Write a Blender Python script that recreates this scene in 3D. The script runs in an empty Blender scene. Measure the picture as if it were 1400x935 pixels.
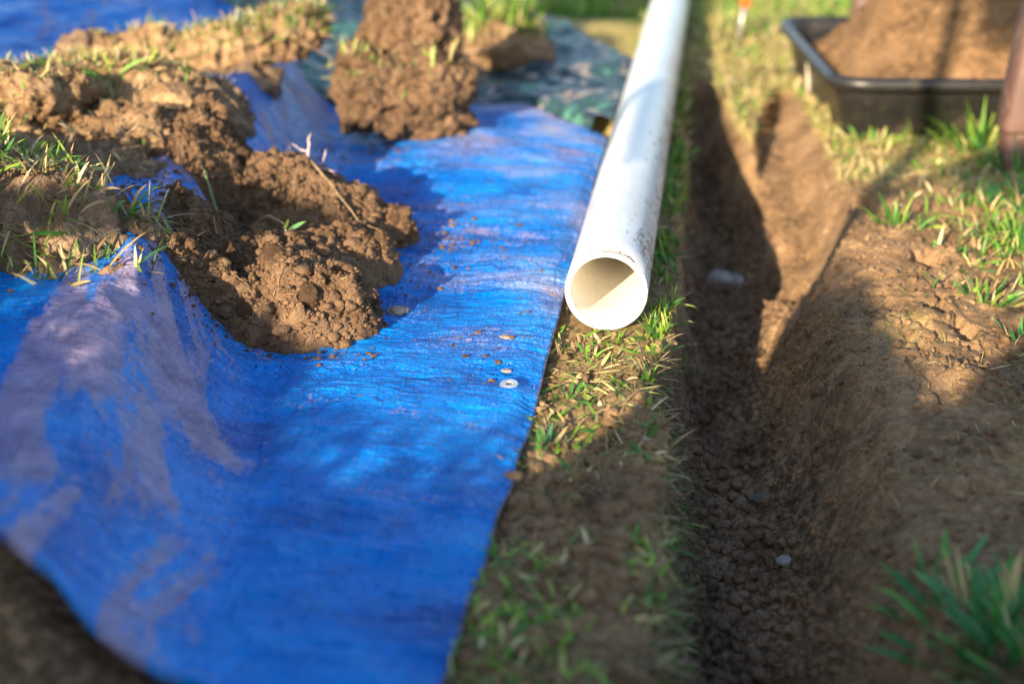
import bpy, math, random
import numpy as np
from mathutils import Vector, Matrix

random.seed(7); RNG = np.random.default_rng(11)
C = bpy.context.scene.collection
SC = bpy.context.scene
R = math.radians

# ------------------------------------------------------------------ camera, sky, sun, exposure
CAM_H, PITCH, YAW = 0.69, 21.773, 7.78
cd = bpy.data.cameras.new('camera'); cam = bpy.data.objects.new('camera', cd); C.objects.link(cam)
cam.location = (0, 0, CAM_H)
cam.rotation_euler = (R(90 - PITCH), 0, R(YAW))
cd.sensor_width = 36; cd.lens = 50; cd.clip_start = .02; cd.clip_end = 400
cd.dof.use_dof = True; cd.dof.focus_distance = 1.80; cd.dof.aperture_fstop = 2.3
SC.camera = cam

SUN_EL, SUN_AZ = 17.5, 19.0          # the light travels towards +Y, turned AZ towards +X
w = bpy.data.worlds.new('World'); SC.world = w; w.use_nodes = True
nt = w.node_tree; nt.nodes.clear()
sky = nt.nodes.new('ShaderNodeTexSky'); sky.sky_type = 'NISHITA'; sky.sun_disc = False
sky.sun_elevation = R(SUN_EL); sky.sun_rotation = R(180 + SUN_AZ)
bg = nt.nodes.new('ShaderNodeBackground'); bg.inputs[1].default_value = .12
wo = nt.nodes.new('ShaderNodeOutputWorld')
nt.links.new(sky.outputs[0], bg.inputs[0]); nt.links.new(bg.outputs[0], wo.inputs[0])
ld = bpy.data.lights.new('sun', 'SUN'); ld.energy = 5.0; ld.angle = R(.55); ld.color = (1, .81, .57)
sun = bpy.data.objects.new('sun', ld); C.objects.link(sun)
SDIR = Vector((math.sin(R(SUN_AZ)) * math.cos(R(SUN_EL)), math.cos(R(SUN_AZ)) * math.cos(R(SUN_EL)), -math.sin(R(SUN_EL))))
sun.rotation_euler = SDIR.to_track_quat('-Z', 'Y').to_euler(); sun.location = (-1, -3, 3)
SC.view_settings.view_transform = 'Standard'; SC.view_settings.look = 'None'
SC.view_settings.gamma = 1; SC.view_settings.exposure = 1.55
SC.view_settings.use_curve_mapping = False

# ------------------------------------------------------------------ noise (numpy)
def _h(i, j, k, s):
    n = (i.astype(np.int64) * 374761393 + j.astype(np.int64) * 668265263 + k.astype(np.int64) * 2147483647 + s * 974634777) & 0xffffffff
    n = ((n ^ (n >> 13)) * 1274126177) & 0xffffffff
    n = ((n ^ (n >> 16)) * 2246822519) & 0xffffffff
    return ((n ^ (n >> 15)) & 0xffffff) / float(0xffffff)
def vnoise(x, y, z=None, s=0):
    """smooth value noise, -1..1"""
    if z is None: z = np.zeros_like(x)
    xi, yi, zi = np.floor(x), np.floor(y), np.floor(z)
    fx, fy, fz = x - xi, y - yi, z - zi
    u, v, t = [f * f * f * (f * (f * 6 - 15) + 10) for f in (fx, fy, fz)]
    r = 0
    for a in (0, 1):
        for b in (0, 1):
            for c in (0, 1):
                r = r + _h(xi + a, yi + b, zi + c, s) * (u if a else 1 - u) * (v if b else 1 - v) * (t if c else 1 - t)
    return r * 2 - 1
def fbm(x, y, z=None, s=0, o=4, g=.5):
    if z is None: z = np.zeros_like(x)
    r = 0; a = 1; n = 0
    for q in range(o):
        r = r + a * vnoise(x * 2 ** q + 17.3 * q, y * 2 ** q - 9.1 * q, z * 2 ** q + 4.7 * q, s + q); n += a; a *= g
    return r / n
def lumps2(x, y, s=0):
    """rounded crumb relief 0..1 in 2-D; also returns the id of the cell"""
    xi, yi = np.floor(x), np.floor(y); best = np.full(x.shape, 9.); second = best.copy(); idn = np.zeros(x.shape)
    for a in (-1, 0, 1):
        for b in (-1, 0, 1):
            cx, cy = xi + a, yi + b
            px = cx + _h(cx, cy, cx * 0, s); py = cy + _h(cx, cy, cx * 0 + 1, s)
            rr = .6 + .8 * _h(cx, cy, cx * 0 + 2, s)
            d = np.hypot(x - px, y - py) / rr
            m = d < best; second = np.where(m, best, np.minimum(second, d)); idn = np.where(m, _h(cx, cy, cx * 0 + 3, s), idn); best = np.where(m, d, best)
    return np.sqrt(np.clip(1 - best * best, 0, 1)), second - best, idn
def lumps3(p, s=0):
    xi = np.floor(p); best = np.full(len(p), 9.)
    for a in (-1, 0, 1):
        for b in (-1, 0, 1):
            for c in (-1, 0, 1):
                q = xi + np.array((a, b, c)); X, Y, Z = q.T
                pp = q + np.stack([_h(X, Y, Z, s), _h(X, Y, Z, s + 11), _h(X, Y, Z, s + 23)], 1)
                rr = .6 + .7 * _h(X, Y, Z, s + 31)
                best = np.minimum(best, np.linalg.norm(p - pp, axis=1) / rr)
    return np.sqrt(np.clip(1 - best * best, 0, 1))
def sst(t):
    t = np.clip(t, 0, 1); return t * t * (3 - 2 * t)

# ------------------------------------------------------------------ object helpers
def mesh_np(name, V, F, mat=None, smooth=True, cols=None, attrs=None):
    """F: (n,3) or (n,4) int array, or list of both"""
    me = bpy.data.meshes.new(name)
    Fs = F if isinstance(F, list) else [F]
    V = np.asarray(V, dtype=np.float32)
    me.vertices.add(len(V)); me.vertices.foreach_set('co', V.ravel())
    tot = sum(f.size for f in Fs); me.loops.add(tot)
    me.loops.foreach_set('vertex_index', np.concatenate([f.ravel() for f in Fs]).astype(np.int32))
    ls = []; o = 0
    for f in Fs:
        ls.append(o + np.arange(len(f)) * f.shape[1]); o += f.size
    me.polygons.add(sum(len(f) for f in Fs)); me.polygons.foreach_set('loop_start', np.concatenate(ls).astype(np.int32))
    me.update(calc_edges=True)
    me.polygons.foreach_set('use_smooth', np.full(len(me.polygons), smooth))
    if cols is not None:
        a = me.color_attributes.new('tint', 'FLOAT_COLOR', 'POINT')
        a.data.foreach_set('color', np.concatenate([cols, np.ones((len(cols), 1))], 1).astype(np.float32).ravel())
    for k, v in (attrs or {}).items():
        a = me.attributes.new(k, 'FLOAT', 'POINT'); a.data.foreach_set('value', v.astype(np.float32).ravel())
    me.update()
    if mat: me.materials.append(mat)
    return me
def link(name, me, parent=None):
    o = bpy.data.objects.new(name, me); C.objects.link(o)
    if parent is not None: o.parent = parent
    return o
def tag(o, label=None, cat=None, group=None, kind=None):
    if label: o['label'] = label
    if cat: o['category'] = cat
    if group: o['group'] = group
    if kind: o['kind'] = kind
    return o
def empty(name, loc, label, cat, group=None):
    o = bpy.data.objects.new(name, None); C.objects.link(o); o.location = loc; o.empty_display_size = .02
    return tag(o, label, cat, group)
def grid_faces(n, m):
    """n rows of m vertices"""
    i = np.arange(n * m).reshape(n, m)
    return np.stack([i[:-1, :-1], i[:-1, 1:], i[1:, 1:], i[1:, :-1]], -1).reshape(-1, 4)
def ico(level):
    import bmesh
    bm = bmesh.new(); bmesh.ops.create_icosphere(bm, subdivisions=level, radius=1)
    V = np.array([v.co[:] for v in bm.verts]); F = np.array([[v.index for v in f.verts] for f in bm.faces]); bm.free()
    return V, F
ICO = {k: ico(k) for k in (1, 2, 3)}
def tube(points, radii, seg=7, mat=None, name='root', parent=None, cols=None):
    P = np.array(points, float); n = len(P)
    T = np.gradient(P, axis=0); T /= np.linalg.norm(T, axis=1)[:, None] + 1e-9
    up = np.array((0, 0, 1.)) if abs(T[0][2]) < .9 else np.array((1., 0, 0))
    V = []
    for p, t, r in zip(P, T, radii):
        a = np.cross(t, up); a /= np.linalg.norm(a) + 1e-9; b = np.cross(t, a)
        for k in range(seg):
            q = 2 * math.pi * k / seg; V.append(p + r * (math.cos(q) * a + math.sin(q) * b))
    F = [(i * seg + k, i * seg + (k + 1) % seg, (i + 1) * seg + (k + 1) % seg, (i + 1) * seg + k) for i in range(n - 1) for k in range(seg)]
    V.append(P[0]); V.append(P[-1]); c0, c1 = n * seg, n * seg + 1
    T3 = [(c0, (k + 1) % seg, k) for k in range(seg)] + [(c1, (n - 1) * seg + k, (n - 1) * seg + (k + 1) % seg) for k in range(seg)]
    return link(name, mesh_np(name, np.array(V), [np.array(F), np.array(T3)], mat), parent)

# ------------------------------------------------------------------ materials
def new_mat(name):
    m = bpy.data.materials.new(name); m.use_nodes = True; t = m.node_tree; t.nodes.clear()
    o = t.nodes.new('ShaderNodeOutputMaterial'); b = t.nodes.new('ShaderNodeBsdfPrincipled'); t.links.new(b.outputs[0], o.inputs[0])
    return m, t, b
class NB:
    def __init__(s, t): s.t = t; s.co = t.nodes.new('ShaderNodeTexCoord').outputs['Object']
    def n(s, kind, ins=None, **kw):
        d = s.t.nodes.new(kind)
        for k, v in kw.items(): setattr(d, k, v)
        for k, v in (ins or {}).items():
            if hasattr(v, 'is_output'): s.t.links.new(v, d.inputs[k])
            else: d.inputs[k].default_value = v
        return d
    def noise(s, scale, detail=4, rough=.55, vec=None, dist=0):
        return s.n('ShaderNodeTexNoise', {'Vector': vec or s.co, 'Scale': scale, 'Detail': detail, 'Roughness': rough, 'Distortion': dist}).outputs['Fac']
    def ramp(s, fac, stops):
        d = s.n('ShaderNodeValToRGB', {'Fac': fac}); e = d.color_ramp.elements
        while len(e) < len(stops): e.new(.5)
        for q, (p, c) in zip(e, stops): q.position = p; q.color = (*c, 1) if len(c) == 3 else c
        return d.outputs['Color']
    def mix(s, f, a, b, mode='MIX'):
        d = s.n('ShaderNodeMix', data_type='RGBA', blend_type=mode)
        for k, v in ((0, f), (6, a), (7, b)):
            if hasattr(v, 'is_output'): s.t.links.new(v, d.inputs[k])
            else: d.inputs[k].default_value = v if k == 0 else ((*v, 1) if len(v) == 3 else v)
        return d.outputs[2]
    def math(s, op, a, b=0., c=0.):
        d = s.n('ShaderNodeMath', operation=op)
        for k, v in enumerate((a, b, c)):
            if hasattr(v, 'is_output'): s.t.links.new(v, d.inputs[k])
            else: d.inputs[k].default_value = v
        return d.outputs[0]
    def attr(s, name): return s.n('ShaderNodeAttribute', attribute_name=name)
    def bump(s, h, strength, dist, prev=None):
        i = {'Height': h, 'Strength': strength, 'Distance': dist}
        if prev: i['Normal'] = prev
        return s.n('ShaderNodeBump', i).outputs[0]
    def link(s, a, b): s.t.links.new(a, b)

def soil_material(name, dark, mid, light, ground=False):
    m, t, b = new_mat(name); q = NB(t)
    n1 = q.noise(9, 5, .6); n2 = q.noise(70, 5, .65); n3 = q.noise(420, 3, .6)
    col = q.ramp(n1, [(.36, dark), (.52, mid), (.66, light)])
    col = q.mix(q.math('MULTIPLY', n2, .75), col, q.ramp(n2, [(.38, dark), (.52, mid), (.64, light)]))
    g = q.ramp(n3, [(.30, (.55, .55, .55)), (.6, (1.1, 1.1, 1.1))])
    col = q.mix(.8, col, g, 'MULTIPLY')
    if ground:
        a = q.attr('moist_shade').outputs['Fac']                      # freshly dug damp soil, plus shade painted in by the near tarp edge
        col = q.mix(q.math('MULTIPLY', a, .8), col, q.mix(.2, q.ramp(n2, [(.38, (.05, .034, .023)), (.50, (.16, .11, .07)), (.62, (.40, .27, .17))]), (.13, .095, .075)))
        th = q.attr('thatch').outputs['Fac']
        sn = q.noise(160, 4, .7, dist=1.2)
        straw = q.ramp(sn, [(.33, (.08, .06, .02)), (.45, (.26, .22, .06)), (.57, (.55, .45, .18)), (.75, (.72, .60, .32))])
        col = q.mix(th, col, straw)
        li = q.attr('lawn').outputs['Fac']
        col = q.mix(li, col, q.ramp(sn, [(.3, (.02, .05, .01)), (.6, (.10, .20, .03))]))
    q.link(col, b.inputs['Base Color']); b.inputs['Roughness'].default_value = .95
    b.inputs['Specular IOR Level'].default_value = .15
    bp = q.bump(n2, .6, .004); bp = q.bump(n3, 1.0, .0030, bp)
    bp = q.bump(q.noise(1300, 2), .5, .0006, bp)
    q.link(bp, b.inputs['Normal'])
    return m
M_SOIL = soil_material('soil', (.09, .054, .03), (.235, .145, .078), (.40, .27, .155))
M_HEAP = soil_material('heap_soil', (.065, .039, .023), (.165, .10, .057), (.27, .17, .10))
M_SOILD = soil_material('damp_soil', (.10, .066, .042), (.24, .16, .10), (.38, .265, .175))
M_SAND = soil_material('sandy_soil', (.14, .085, .045), (.34, .215, .11), (.46, .32, .18))
M_GROUND = soil_material('ground_soil', (.12, .074, .040), (.28, .172, .088), (.42, .27, .145), ground=True)

def tint_material(name, rough=.5, trans=.25, spec=.35):
    m, t, b = new_mat(name); q = NB(t)
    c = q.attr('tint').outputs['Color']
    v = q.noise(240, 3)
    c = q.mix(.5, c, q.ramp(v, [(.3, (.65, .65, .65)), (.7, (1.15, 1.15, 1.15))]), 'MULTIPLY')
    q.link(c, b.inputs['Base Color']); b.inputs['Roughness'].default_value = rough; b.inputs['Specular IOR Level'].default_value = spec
    tr = q.n('ShaderNodeBsdfTranslucent', {'Color': c}); mx = q.n('ShaderNodeMixShader', {0: trans})
    o = [n for n in t.nodes if n.type == 'OUTPUT_MATERIAL'][0]
    q.link(b.outputs[0], mx.inputs[1]); q.link(tr.outputs[0], mx.inputs[2]); q.link(mx.outputs[0], o.inputs[0])
    return m
M_GRASS = tint_material('grass_blade')
M_STRAW = tint_material('dry_straw', .7, .15, .2)
M_LEAF = tint_material('shrub_leaf', .5, .2)

def simple(name, col, rough, metal=0, spec=.5, nscale=40, var=.25, bump=.3, bdist=.001, dirt=None):
    m, t, b = new_mat(name); q = NB(t)
    n = q.noise(nscale, 5, .6)
    c = q.mix(1, (*col,), q.ramp(n, [(.3, (1 - var,) * 3), (.7, (1 + var * .4,) * 3)]), 'MULTIPLY')
    if dirt:
        dn = q.noise(dirt[1], 6, .7)
        c = q.mix(q.ramp(dn, [(dirt[2], (0, 0, 0)), (dirt[2] + .1, (dirt[3],) * 3)]), c, dirt[0])
    q.link(c, b.inputs['Base Color']); b.inputs['Roughness'].default_value = rough; b.inputs['Metallic'].default_value = metal
    b.inputs['Specular IOR Level'].default_value = spec
    q.link(q.bump(n, bump, bdist), b.inputs['Normal'])
    return m
M_ROOT = simple('root_fibre', (.30, .20, .11), .8, var=.5, nscale=200)
M_PALEROOT = simple('pale_root', (.62, .47, .42), .7, var=.3, nscale=200)
M_STONE = simple('pale_stone', (.36, .34, .33), .8, var=.5, nscale=90, bump=.8)
M_METAL = simple('aluminium_ring', (.82, .81, .78), .32, metal=.85, nscale=150, var=.2)
M_FILL = soil_material('tub_soil', (.09, .055, .028), (.23, .135, .065), (.34, .21, .11))
M_TUB = simple('black_plastic', (.02, .019, .019), .42, nscale=25, var=.4, bump=.25, dirt=((.22, .17, .11), 14, .55, .18))
M_BROWN = simple('brown_paint', (.10, .05, .036), .6, nscale=20, var=.3, dirt=((.28, .2, .14), 30, .55, .4))
M_ORANGE = simple('orange_plastic', (.85, .13, .02), .45, var=.15)
M_WIRE = simple('grey_wire', (.45, .45, .43), .4, metal=.6)
M_STICK = simple('pale_wood', (.55, .50, .40), .7, nscale=60, var=.3)
M_BARK = simple('bark', (.16, .12, .08), .9, nscale=50, var=.6, bump=1, bdist=.004)
M_HEDGE = simple('hedge_core', (.03, .06, .015), .9)

# tarp: woven blue polyethylene with dried mud; the lilac streaks also paint in sky sheen
m, t, b = new_mat('blue_polyethylene'); q = NB(t); M_TARP = m
du = q.attr('dust_sheen').outputs['Fac']
mp = q.n('ShaderNodeMapping', {'Vector': q.co, 'Rotation': (0, 0, R(25)), 'Scale': (3.2, 1, 1)}).outputs[0]
mp2 = q.n('ShaderNodeMapping', {'Vector': q.co, 'Rotation': (0, 0, R(-8)), 'Scale': (1, 3.5, 1)}).outputs[0]
blue = q.ramp(q.noise(7, 4, .6), [(.34, (0, .085, .40)), (.50, (0, .18, .68)), (.66, (0, .26, .80))])
blue = q.mix(q.ramp(q.noise(26, 5, .7, mp2), [(.52, (0, 0, 0)), (.68, (.6,) * 3)]), blue, (.0002, .22, .58))
strk = q.noise(60, 6, .75, mp)
fac = q.math('ADD', du, q.math('MULTIPLY', q.math('SUBTRACT', strk, .5), 2.1))
fac = q.ramp(fac, [(.40, (0, 0, 0)), (.52, (.50,) * 3), (.95, (.80,) * 3)])
mud = q.ramp(q.noise(30, 4), [(.3, (.20, .145, .24)), (.6, (.38, .30, .42)), (.75, (.50, .38, .38))])  # dried mud colour with the bluish sky sheen put in
col = q.mix(fac, blue, mud)
sp = q.attr('speck').outputs['Fac']
sn = q.noise(330, 3, .6, mp2)
sf = q.ramp(q.math('ADD', sn, q.math('MULTIPLY', sp, .26)), [(.635, (0, 0, 0)), (.68, (.85,) * 3)])
col = q.mix(sf, col, (.50, .39, .37))
dkn = q.noise(55, 4, .6); col = q.mix(q.ramp(dkn, [(.70, (0, 0, 0)), (.76, (.7,) * 3)]), col, (.05, .05, .07))
q.link(col, b.inputs['Base Color'])
rg = q.mix(fac, (.26,) * 3, (.62,) * 3); q.link(rg, b.inputs['Roughness'])
b.inputs['Specular IOR Level'].default_value = .07
wv = q.n('ShaderNodeTexWave', {'Vector': q.co, 'Scale': 190., 'Distortion': .6}).outputs['Fac']
wv2 = q.n('ShaderNodeTexWave', {'Vector': q.co, 'Scale': 190., 'Distortion': .6}, bands_direction='Y').outputs['Fac']
bp = q.bump(q.math('ADD', wv, wv2), .22, .0006)
def crease(sc_, vec, st_, ds, prev):
    nn = q.math('ABSOLUTE', q.math('SUBTRACT', q.noise(sc_, 4, .6, vec, .4), .5))
    return q.bump(q.math('MINIMUM', q.math('MULTIPLY', nn, 9.), 1.), st_, ds, prev)
bp = crease(9, mp2, .8, .0045, bp); bp = crease(16, mp, .7, .0028, bp); bp = crease(38, mp2, .6, .0011, bp)
bp = q.bump(q.noise(34, 6, .62, mp2), .55, .003, bp)
bp = q.bump(q.noise(30, 5, .62, mp), .5, .003, bp)
bp = q.bump(q.noise(210, 3, .6, mp2), .4, .0009, bp)
q.link(bp, b.inputs['Normal'])

# camouflage sheet
m, t, b = new_mat('camouflage_sheet'); q = NB(t); M_CAMO = m
v = q.noise(9, 3, .5, dist=1.0); v2 = q.noise(14, 3, .5, dist=.8); v3 = q.noise(22, 2)
col = q.ramp(v, [(.0, (.015, .03, .045)), (.46, (.015, .03, .045)), (.48, (.025, .065, .07)), (.60, (.025, .065, .07)), (.62, (.07, .20, .14)), (1, (.07, .20, .14))])
col = q.mix(q.ramp(v2, [(.60, (0, 0, 0)), (.62, (1, 1, 1))]), col, (.26, .22, .19))
col = q.mix(q.ramp(v3, [(.66, (0, 0, 0)), (.7, (.8,) * 3)]), col, (.48, .36, .32))
q.link(col, b.inputs['Base Color']); b.inputs['Roughness'].default_value = .42
q.link(q.bump(q.noise(22, 5), .8, .01), b.inputs['Normal'])

# pipe: white pvc with mud specks and scuffs
def pvc(name, inner):
    m, t, b = new_mat(name); q = NB(t)
    base = (.86, .82, .73) if inner else (.60, .62, .635)
    c = q.mix(1, base, q.ramp(q.noise(10, 4), [(.3, (.93,) * 3), (.7, (1.02,) * 3)]), 'MULTIPLY')
    st = q.n('ShaderNodeMapping', {'Vector': q.co, 'Scale': (1, .25, 1)}).outputs[0]
    s1 = q.noise(130, 4, .7, st); s2 = q.noise(9, 3)
    if inner:
        f = q.ramp(q.noise(300, 2), [(.73, (0, 0, 0)), (.77, (.75,) * 3)])
    else:
        side = q.attr('side').outputs['Fac']
        f = q.ramp(q.math('ADD', q.math('MULTIPLY', s1, .65), q.math('ADD', q.math('MULTIPLY', s2, .35), q.math('MULTIPLY', side, .15))), [(.655, (0, 0, 0)), (.69, (.8,) * 3)])
    c = q.mix(f, c, (.17, .13, .10))
    if not inner:
        sm = q.ramp(q.noise(16, 5, .65, st, 1.0), [(.48, (0, 0, 0)), (.66, (.45,) * 3)])
        c = q.mix(sm, c, (.40, .38, .35))
        sc = q.ramp(q.noise(60, 3, .6, q.n('ShaderNodeMapping', {'Vector': q.co, 'Rotation': (0, 0, R(35)), 'Scale': (1, .12, 1)}).outputs[0]), [(.66, (0, 0, 0)), (.69, (.5,) * 3)])
        c = q.mix(sc, c, (.42, .41, .40))
    q.link(c, b.inputs['Base Color']); b.inputs['Roughness'].default_value = .33 if not inner else .4
    q.link(q.bump(s1, .12, .0008), b.inputs['Normal'])
    return m
M_PVC = pvc('white_pvc', False); M_PVCI = pvc('cream_pvc_bore', True)

# ------------------------------------------------------------------ terrain
def lerpx(y, pts):
    a = np.array(pts, float); return np.interp(y, a[:, 0], a[:, 1])
TR_L = [(.3, -.01), (.98, -.014), (1.27, -.030), (1.52, -.022), (1.79, -.034), (2.3, -.036), (3.1, -.046), (3.6, -.04)]
TR_R = [(.3, .26), (1.0, .245), (1.17, .24), (1.31, .232), (1.56, .222), (1.96, .19), (2.38, .20), (2.7, .155), (2.85, .105), (3.15, .062), (3.5, .03), (3.7, .01)]
SC_L = [(1.6, .04), (2.6, .03), (2.72, .05), (2.82, .094), (3.16, .122), (3.42, .165), (3.6, .19)]
SC_R = [(1.6, .20), (1.96, .205), (2.38, .275), (2.8, .262), (3.17, .24), (3.5, .21)]
def trench(x, y):
    wob = .013 * vnoise(y * 7, y * 0 + 3.1, s=5) + .006 * vnoise(y * 27, x * 8, s=6) + .0035 * vnoise(y * 70, x * 40, s=16) + .002 * vnoise(y * 160, x * 60, s=17)
    xl = lerpx(y, TR_L) + wob - .022 * sst((vnoise(y * 6.5, y * 0 + 2.2, s=55) - .15) / .45) * sst((2.2 - y) / .4); xr = lerpx(y, TR_R) + .010 * vnoise(y * 7, y * 0 + 8, s=7)
    dl = x - xl; dr = xr - x; de = 3.60 - y - 1.5 * np.abs(x - .0) ** 1.3
    a = np.clip(dl / .062, 0, 1) ** .55 * sst(dl / .012); b_ = sst(dr / np.where(y < 2.2, .145, .10)) ** .9; c = sst(de / .12)
    k1 = a * b_ * c
    D1 = .205 * k1
    sl = lerpx(y, SC_L) + wob; sr = lerpx(y, SC_R)
    k2 = sst((x - sl) / (.03 + .06 * sst((2.75 - y) / .3))) * sst((sr - x) / .085) * sst((3.43 - y - 2.5 * np.abs(x - .17)) / .06) * sst((y - 1.55) / .8)
    D2 = (.05 + .065 * sst((2.95 - y) / .6)) * k2
    return np.maximum(D1, D2) + .12 * np.minimum(D1, D2), k1, k2
CREST = [(.7, -.54), (1.013, -.583), (1.22, -.639), (1.44, -.678), (1.70, -.719), (2.1, -.812), (3.0, -.956), (3.5, -1.1), (4.6, -1.4)]
VALLEY = [(.7, -.36), (.92, -.382), (1.13, -.413), (1.36, -.467), (1.61, -.548), (2.05, -.70), (2.5, -.70), (3.0, -.80), (4.6, -1.25)]
def ridge(x, y):
    c = lerpx(y, CREST); v = lerpx(y, VALLEY)
    r = np.where(x > c, 1 - sst((x - c) / (v - c)), 1 - .55 * sst((c - x) / .5))
    hgt = .125 * (.75 + .25 * sst((y - .8) / .8)) * (1 - .45 * sst((y - 2.9) / .8))
    return hgt * r
def under_tarp(x, y):
    return sst((-.19 - x) / .03) * sst((y - (.80 + np.clip(-.35 - x, 0, 3) * .55)) / .05) * (1 - sst((y - 2.9 - np.clip(-.8 - x, 0, 1) * 1.2) / .2))
def gz(x, y, fine=True):
    x = np.asarray(x, float); y = np.asarray(y, float)
    dp, k1, k2 = trench(x, y)
    dist = np.hypot(x, y - 2)
    z = .012 * fbm(x * 2.2, y * 2.2, s=40, o=3) * np.clip(dist, .3, 6)
    ut = under_tarp(x, y)
    rim = .014 * np.exp(-((x - .30) / .075) ** 2) * sst((y - 1.1) / .4) * sst((2.45 - y) / .4)
    rim += .010 * np.exp(-((x + .06) / .03) ** 2) * sst((1.62 - y) / .1)
    z = z * (1 - ut) * sst(np.abs(x + .116) / .12) + rim - dp
    z = z + ut * (.7 * ridge(x, y) - .012)
    if fine:
        kk = np.clip(k1 * 1.2, 0, 1)
        bare = np.clip(kk + np.exp(-((x - .25) / .14) ** 2) * (y < 2.6) + .5 + .7 * (x > .1) * (x < .8) * (y < 2.5), 0, 1)
        am = (1 - ut * .9) * np.where((np.abs(x + .116) < .07) & (y > 1.72), .25, 1.)
        near = dist < 4
        z = z + am * (.010 * fbm(x * 16, y * 16, s=60, o=4) * bare + .0035 * fbm(x * 60, y * 60, s=70, o=3))
        l1, e1, i1 = lumps2(x * 62 + .6 * vnoise(x * 40, y * 40), y * 62, s=80)
        l2, e2, i2 = lumps2(x * 95, y * 95, s=90)
        floor = sst((k1 - .55) / .3)
        z = z + am * near * (l1 * i1 ** 1.5 * (.002 + .008 * floor + .003 * bare * (i1 > .75)) + floor * .009 * fbm(x * 38, y * 38, s=75, o=4, g=.65) + l2 * (.0012 + .0022 * floor))
        # drying cracks on the bare bank right of the trench
        wx = x + .02 * fbm(x * 14, y * 14, s=21); wy = y + .02 * fbm(x * 14 + 5, y * 14, s=22)
        _, ce, ci = lumps2(wx * 15, wy * 11, s=99)
        ck = .8 * np.exp(-((x - .33) / .10) ** 2) * sst((y - 1.3) / .3) * sst((2.4 - y) / .2)
        z = z - ck * .012 * np.exp(-(ce / .07) ** 2) * (vnoise(x * 9, y * 9, s=4) > -.1) + ck * .006 * ci
        # spade scrapes along the trench walls
        wall = np.clip(1 - np.abs(k1 - .5) / .45, 0, 1)
        z = z - wall * am * (.012 * np.abs(fbm(x * 40, y * 14 , s=33, o=4))) + wall * (x > .08) * (.018 * fbm(x * 20, y * 20, s=34, o=5, g=.6) + .004 * l1 * (i1 > .6))
        # two broken out holes in the bank
        for hx, hy, hr in ((.345, 2.10, .020), (.352, 1.80, .017), (.325, 1.86, .012), (.30, 2.42, .03)):
            q_ = np.hypot((x - hx) * .9, (y - hy) * .55) + .006 * vnoise(x * 80, y * 80, s=3)
            z = z - .035 * sst((hr * 1.3 - q_) / .012)
    return z
def axis(segs):
    out = []
    for a, b_, st in segs:
        n = max(1, int(round((b_ - a) / st))); out.append(np.linspace(a, b_, n, endpoint=False))
    out.append(np.array([segs[-1][1]])); return np.concatenate(out)
xs = axis([(-80, -20, 10), (-20, -6, 1.5), (-6, -2.4, .2), (-2.4, -.9, .03), (-.9, -.22, .014), (-.22, -.08, .004), (-.08, .44, .0031), (.44, .75, .006), (.75, 1.5, .02), (1.5, 6, .2), (6, 20, 1.5), (20, 80, 10)])
ys = axis([(-60, -10, 10), (-10, -1, .8), (-1, .8, .06), (.8, 1.3, .0045), (1.3, 2.2, .0036), (2.2, 3.0, .006), (3.0, 4.9, .011), (4.9, 7, .08), (7, 20, .8), (20, 120, 10)])
X, Y = np.meshgrid(xs, ys); Z = gz(X.ravel(), Y.ravel())
dp, k1, k2 = trench(X.ravel(), Y.ravel()); xf, yf = X.ravel(), Y.ravel()
moist_shade = np.clip(sst((k1 - .25) / .5) * .95 + .9 * sst((-.33 - xf) / .1) * sst((1.35 - yf) / .3) + .35 * sst((1.9 - yf) / .7) * (xf < .5), 0, 1)  # trench damp; the left corner term paints shade below the tarp edge
def lawn_mask(x, y):
    """0 = bare soil, 1 = thatch and grass"""
    d = .5 + .9 * fbm(x * 5, y * 5, s=120, o=3)
    base = sst((y - 2.35) / .5) * .75 + sst((x - .42) / .15) * .35 * (.4 + .6 * sst((y - 1.0) / 1.)) 
    base = np.where(x < -.02, .55 * sst((y - 1.32) / .12) + .22, base)
    m = sst((base + d * .55 - .45) / .35)
    dpt, a, b_ = trench(x, y)
    edge = np.exp(-((np.clip(x - .19, 0, 1)) / .12) ** 2) * (y < 2.35)
    return m * (1 - np.clip(sst(a / .1) + sst(b_ / .2), 0, 1)) * (1 - .8 * edge)
lm = lawn_mask(xf, yf)
far = sst((yf - 3.9 - .5 * vnoise(xf * 2, yf * 2)) / .7)
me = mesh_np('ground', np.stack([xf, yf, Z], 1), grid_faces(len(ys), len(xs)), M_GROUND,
             attrs={'moist_shade': moist_shade, 'thatch': lm * (1 - far) * .9, 'lawn': far * (dp < .02)})
ground = tag(link('ground', me), kind='structure')

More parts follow.
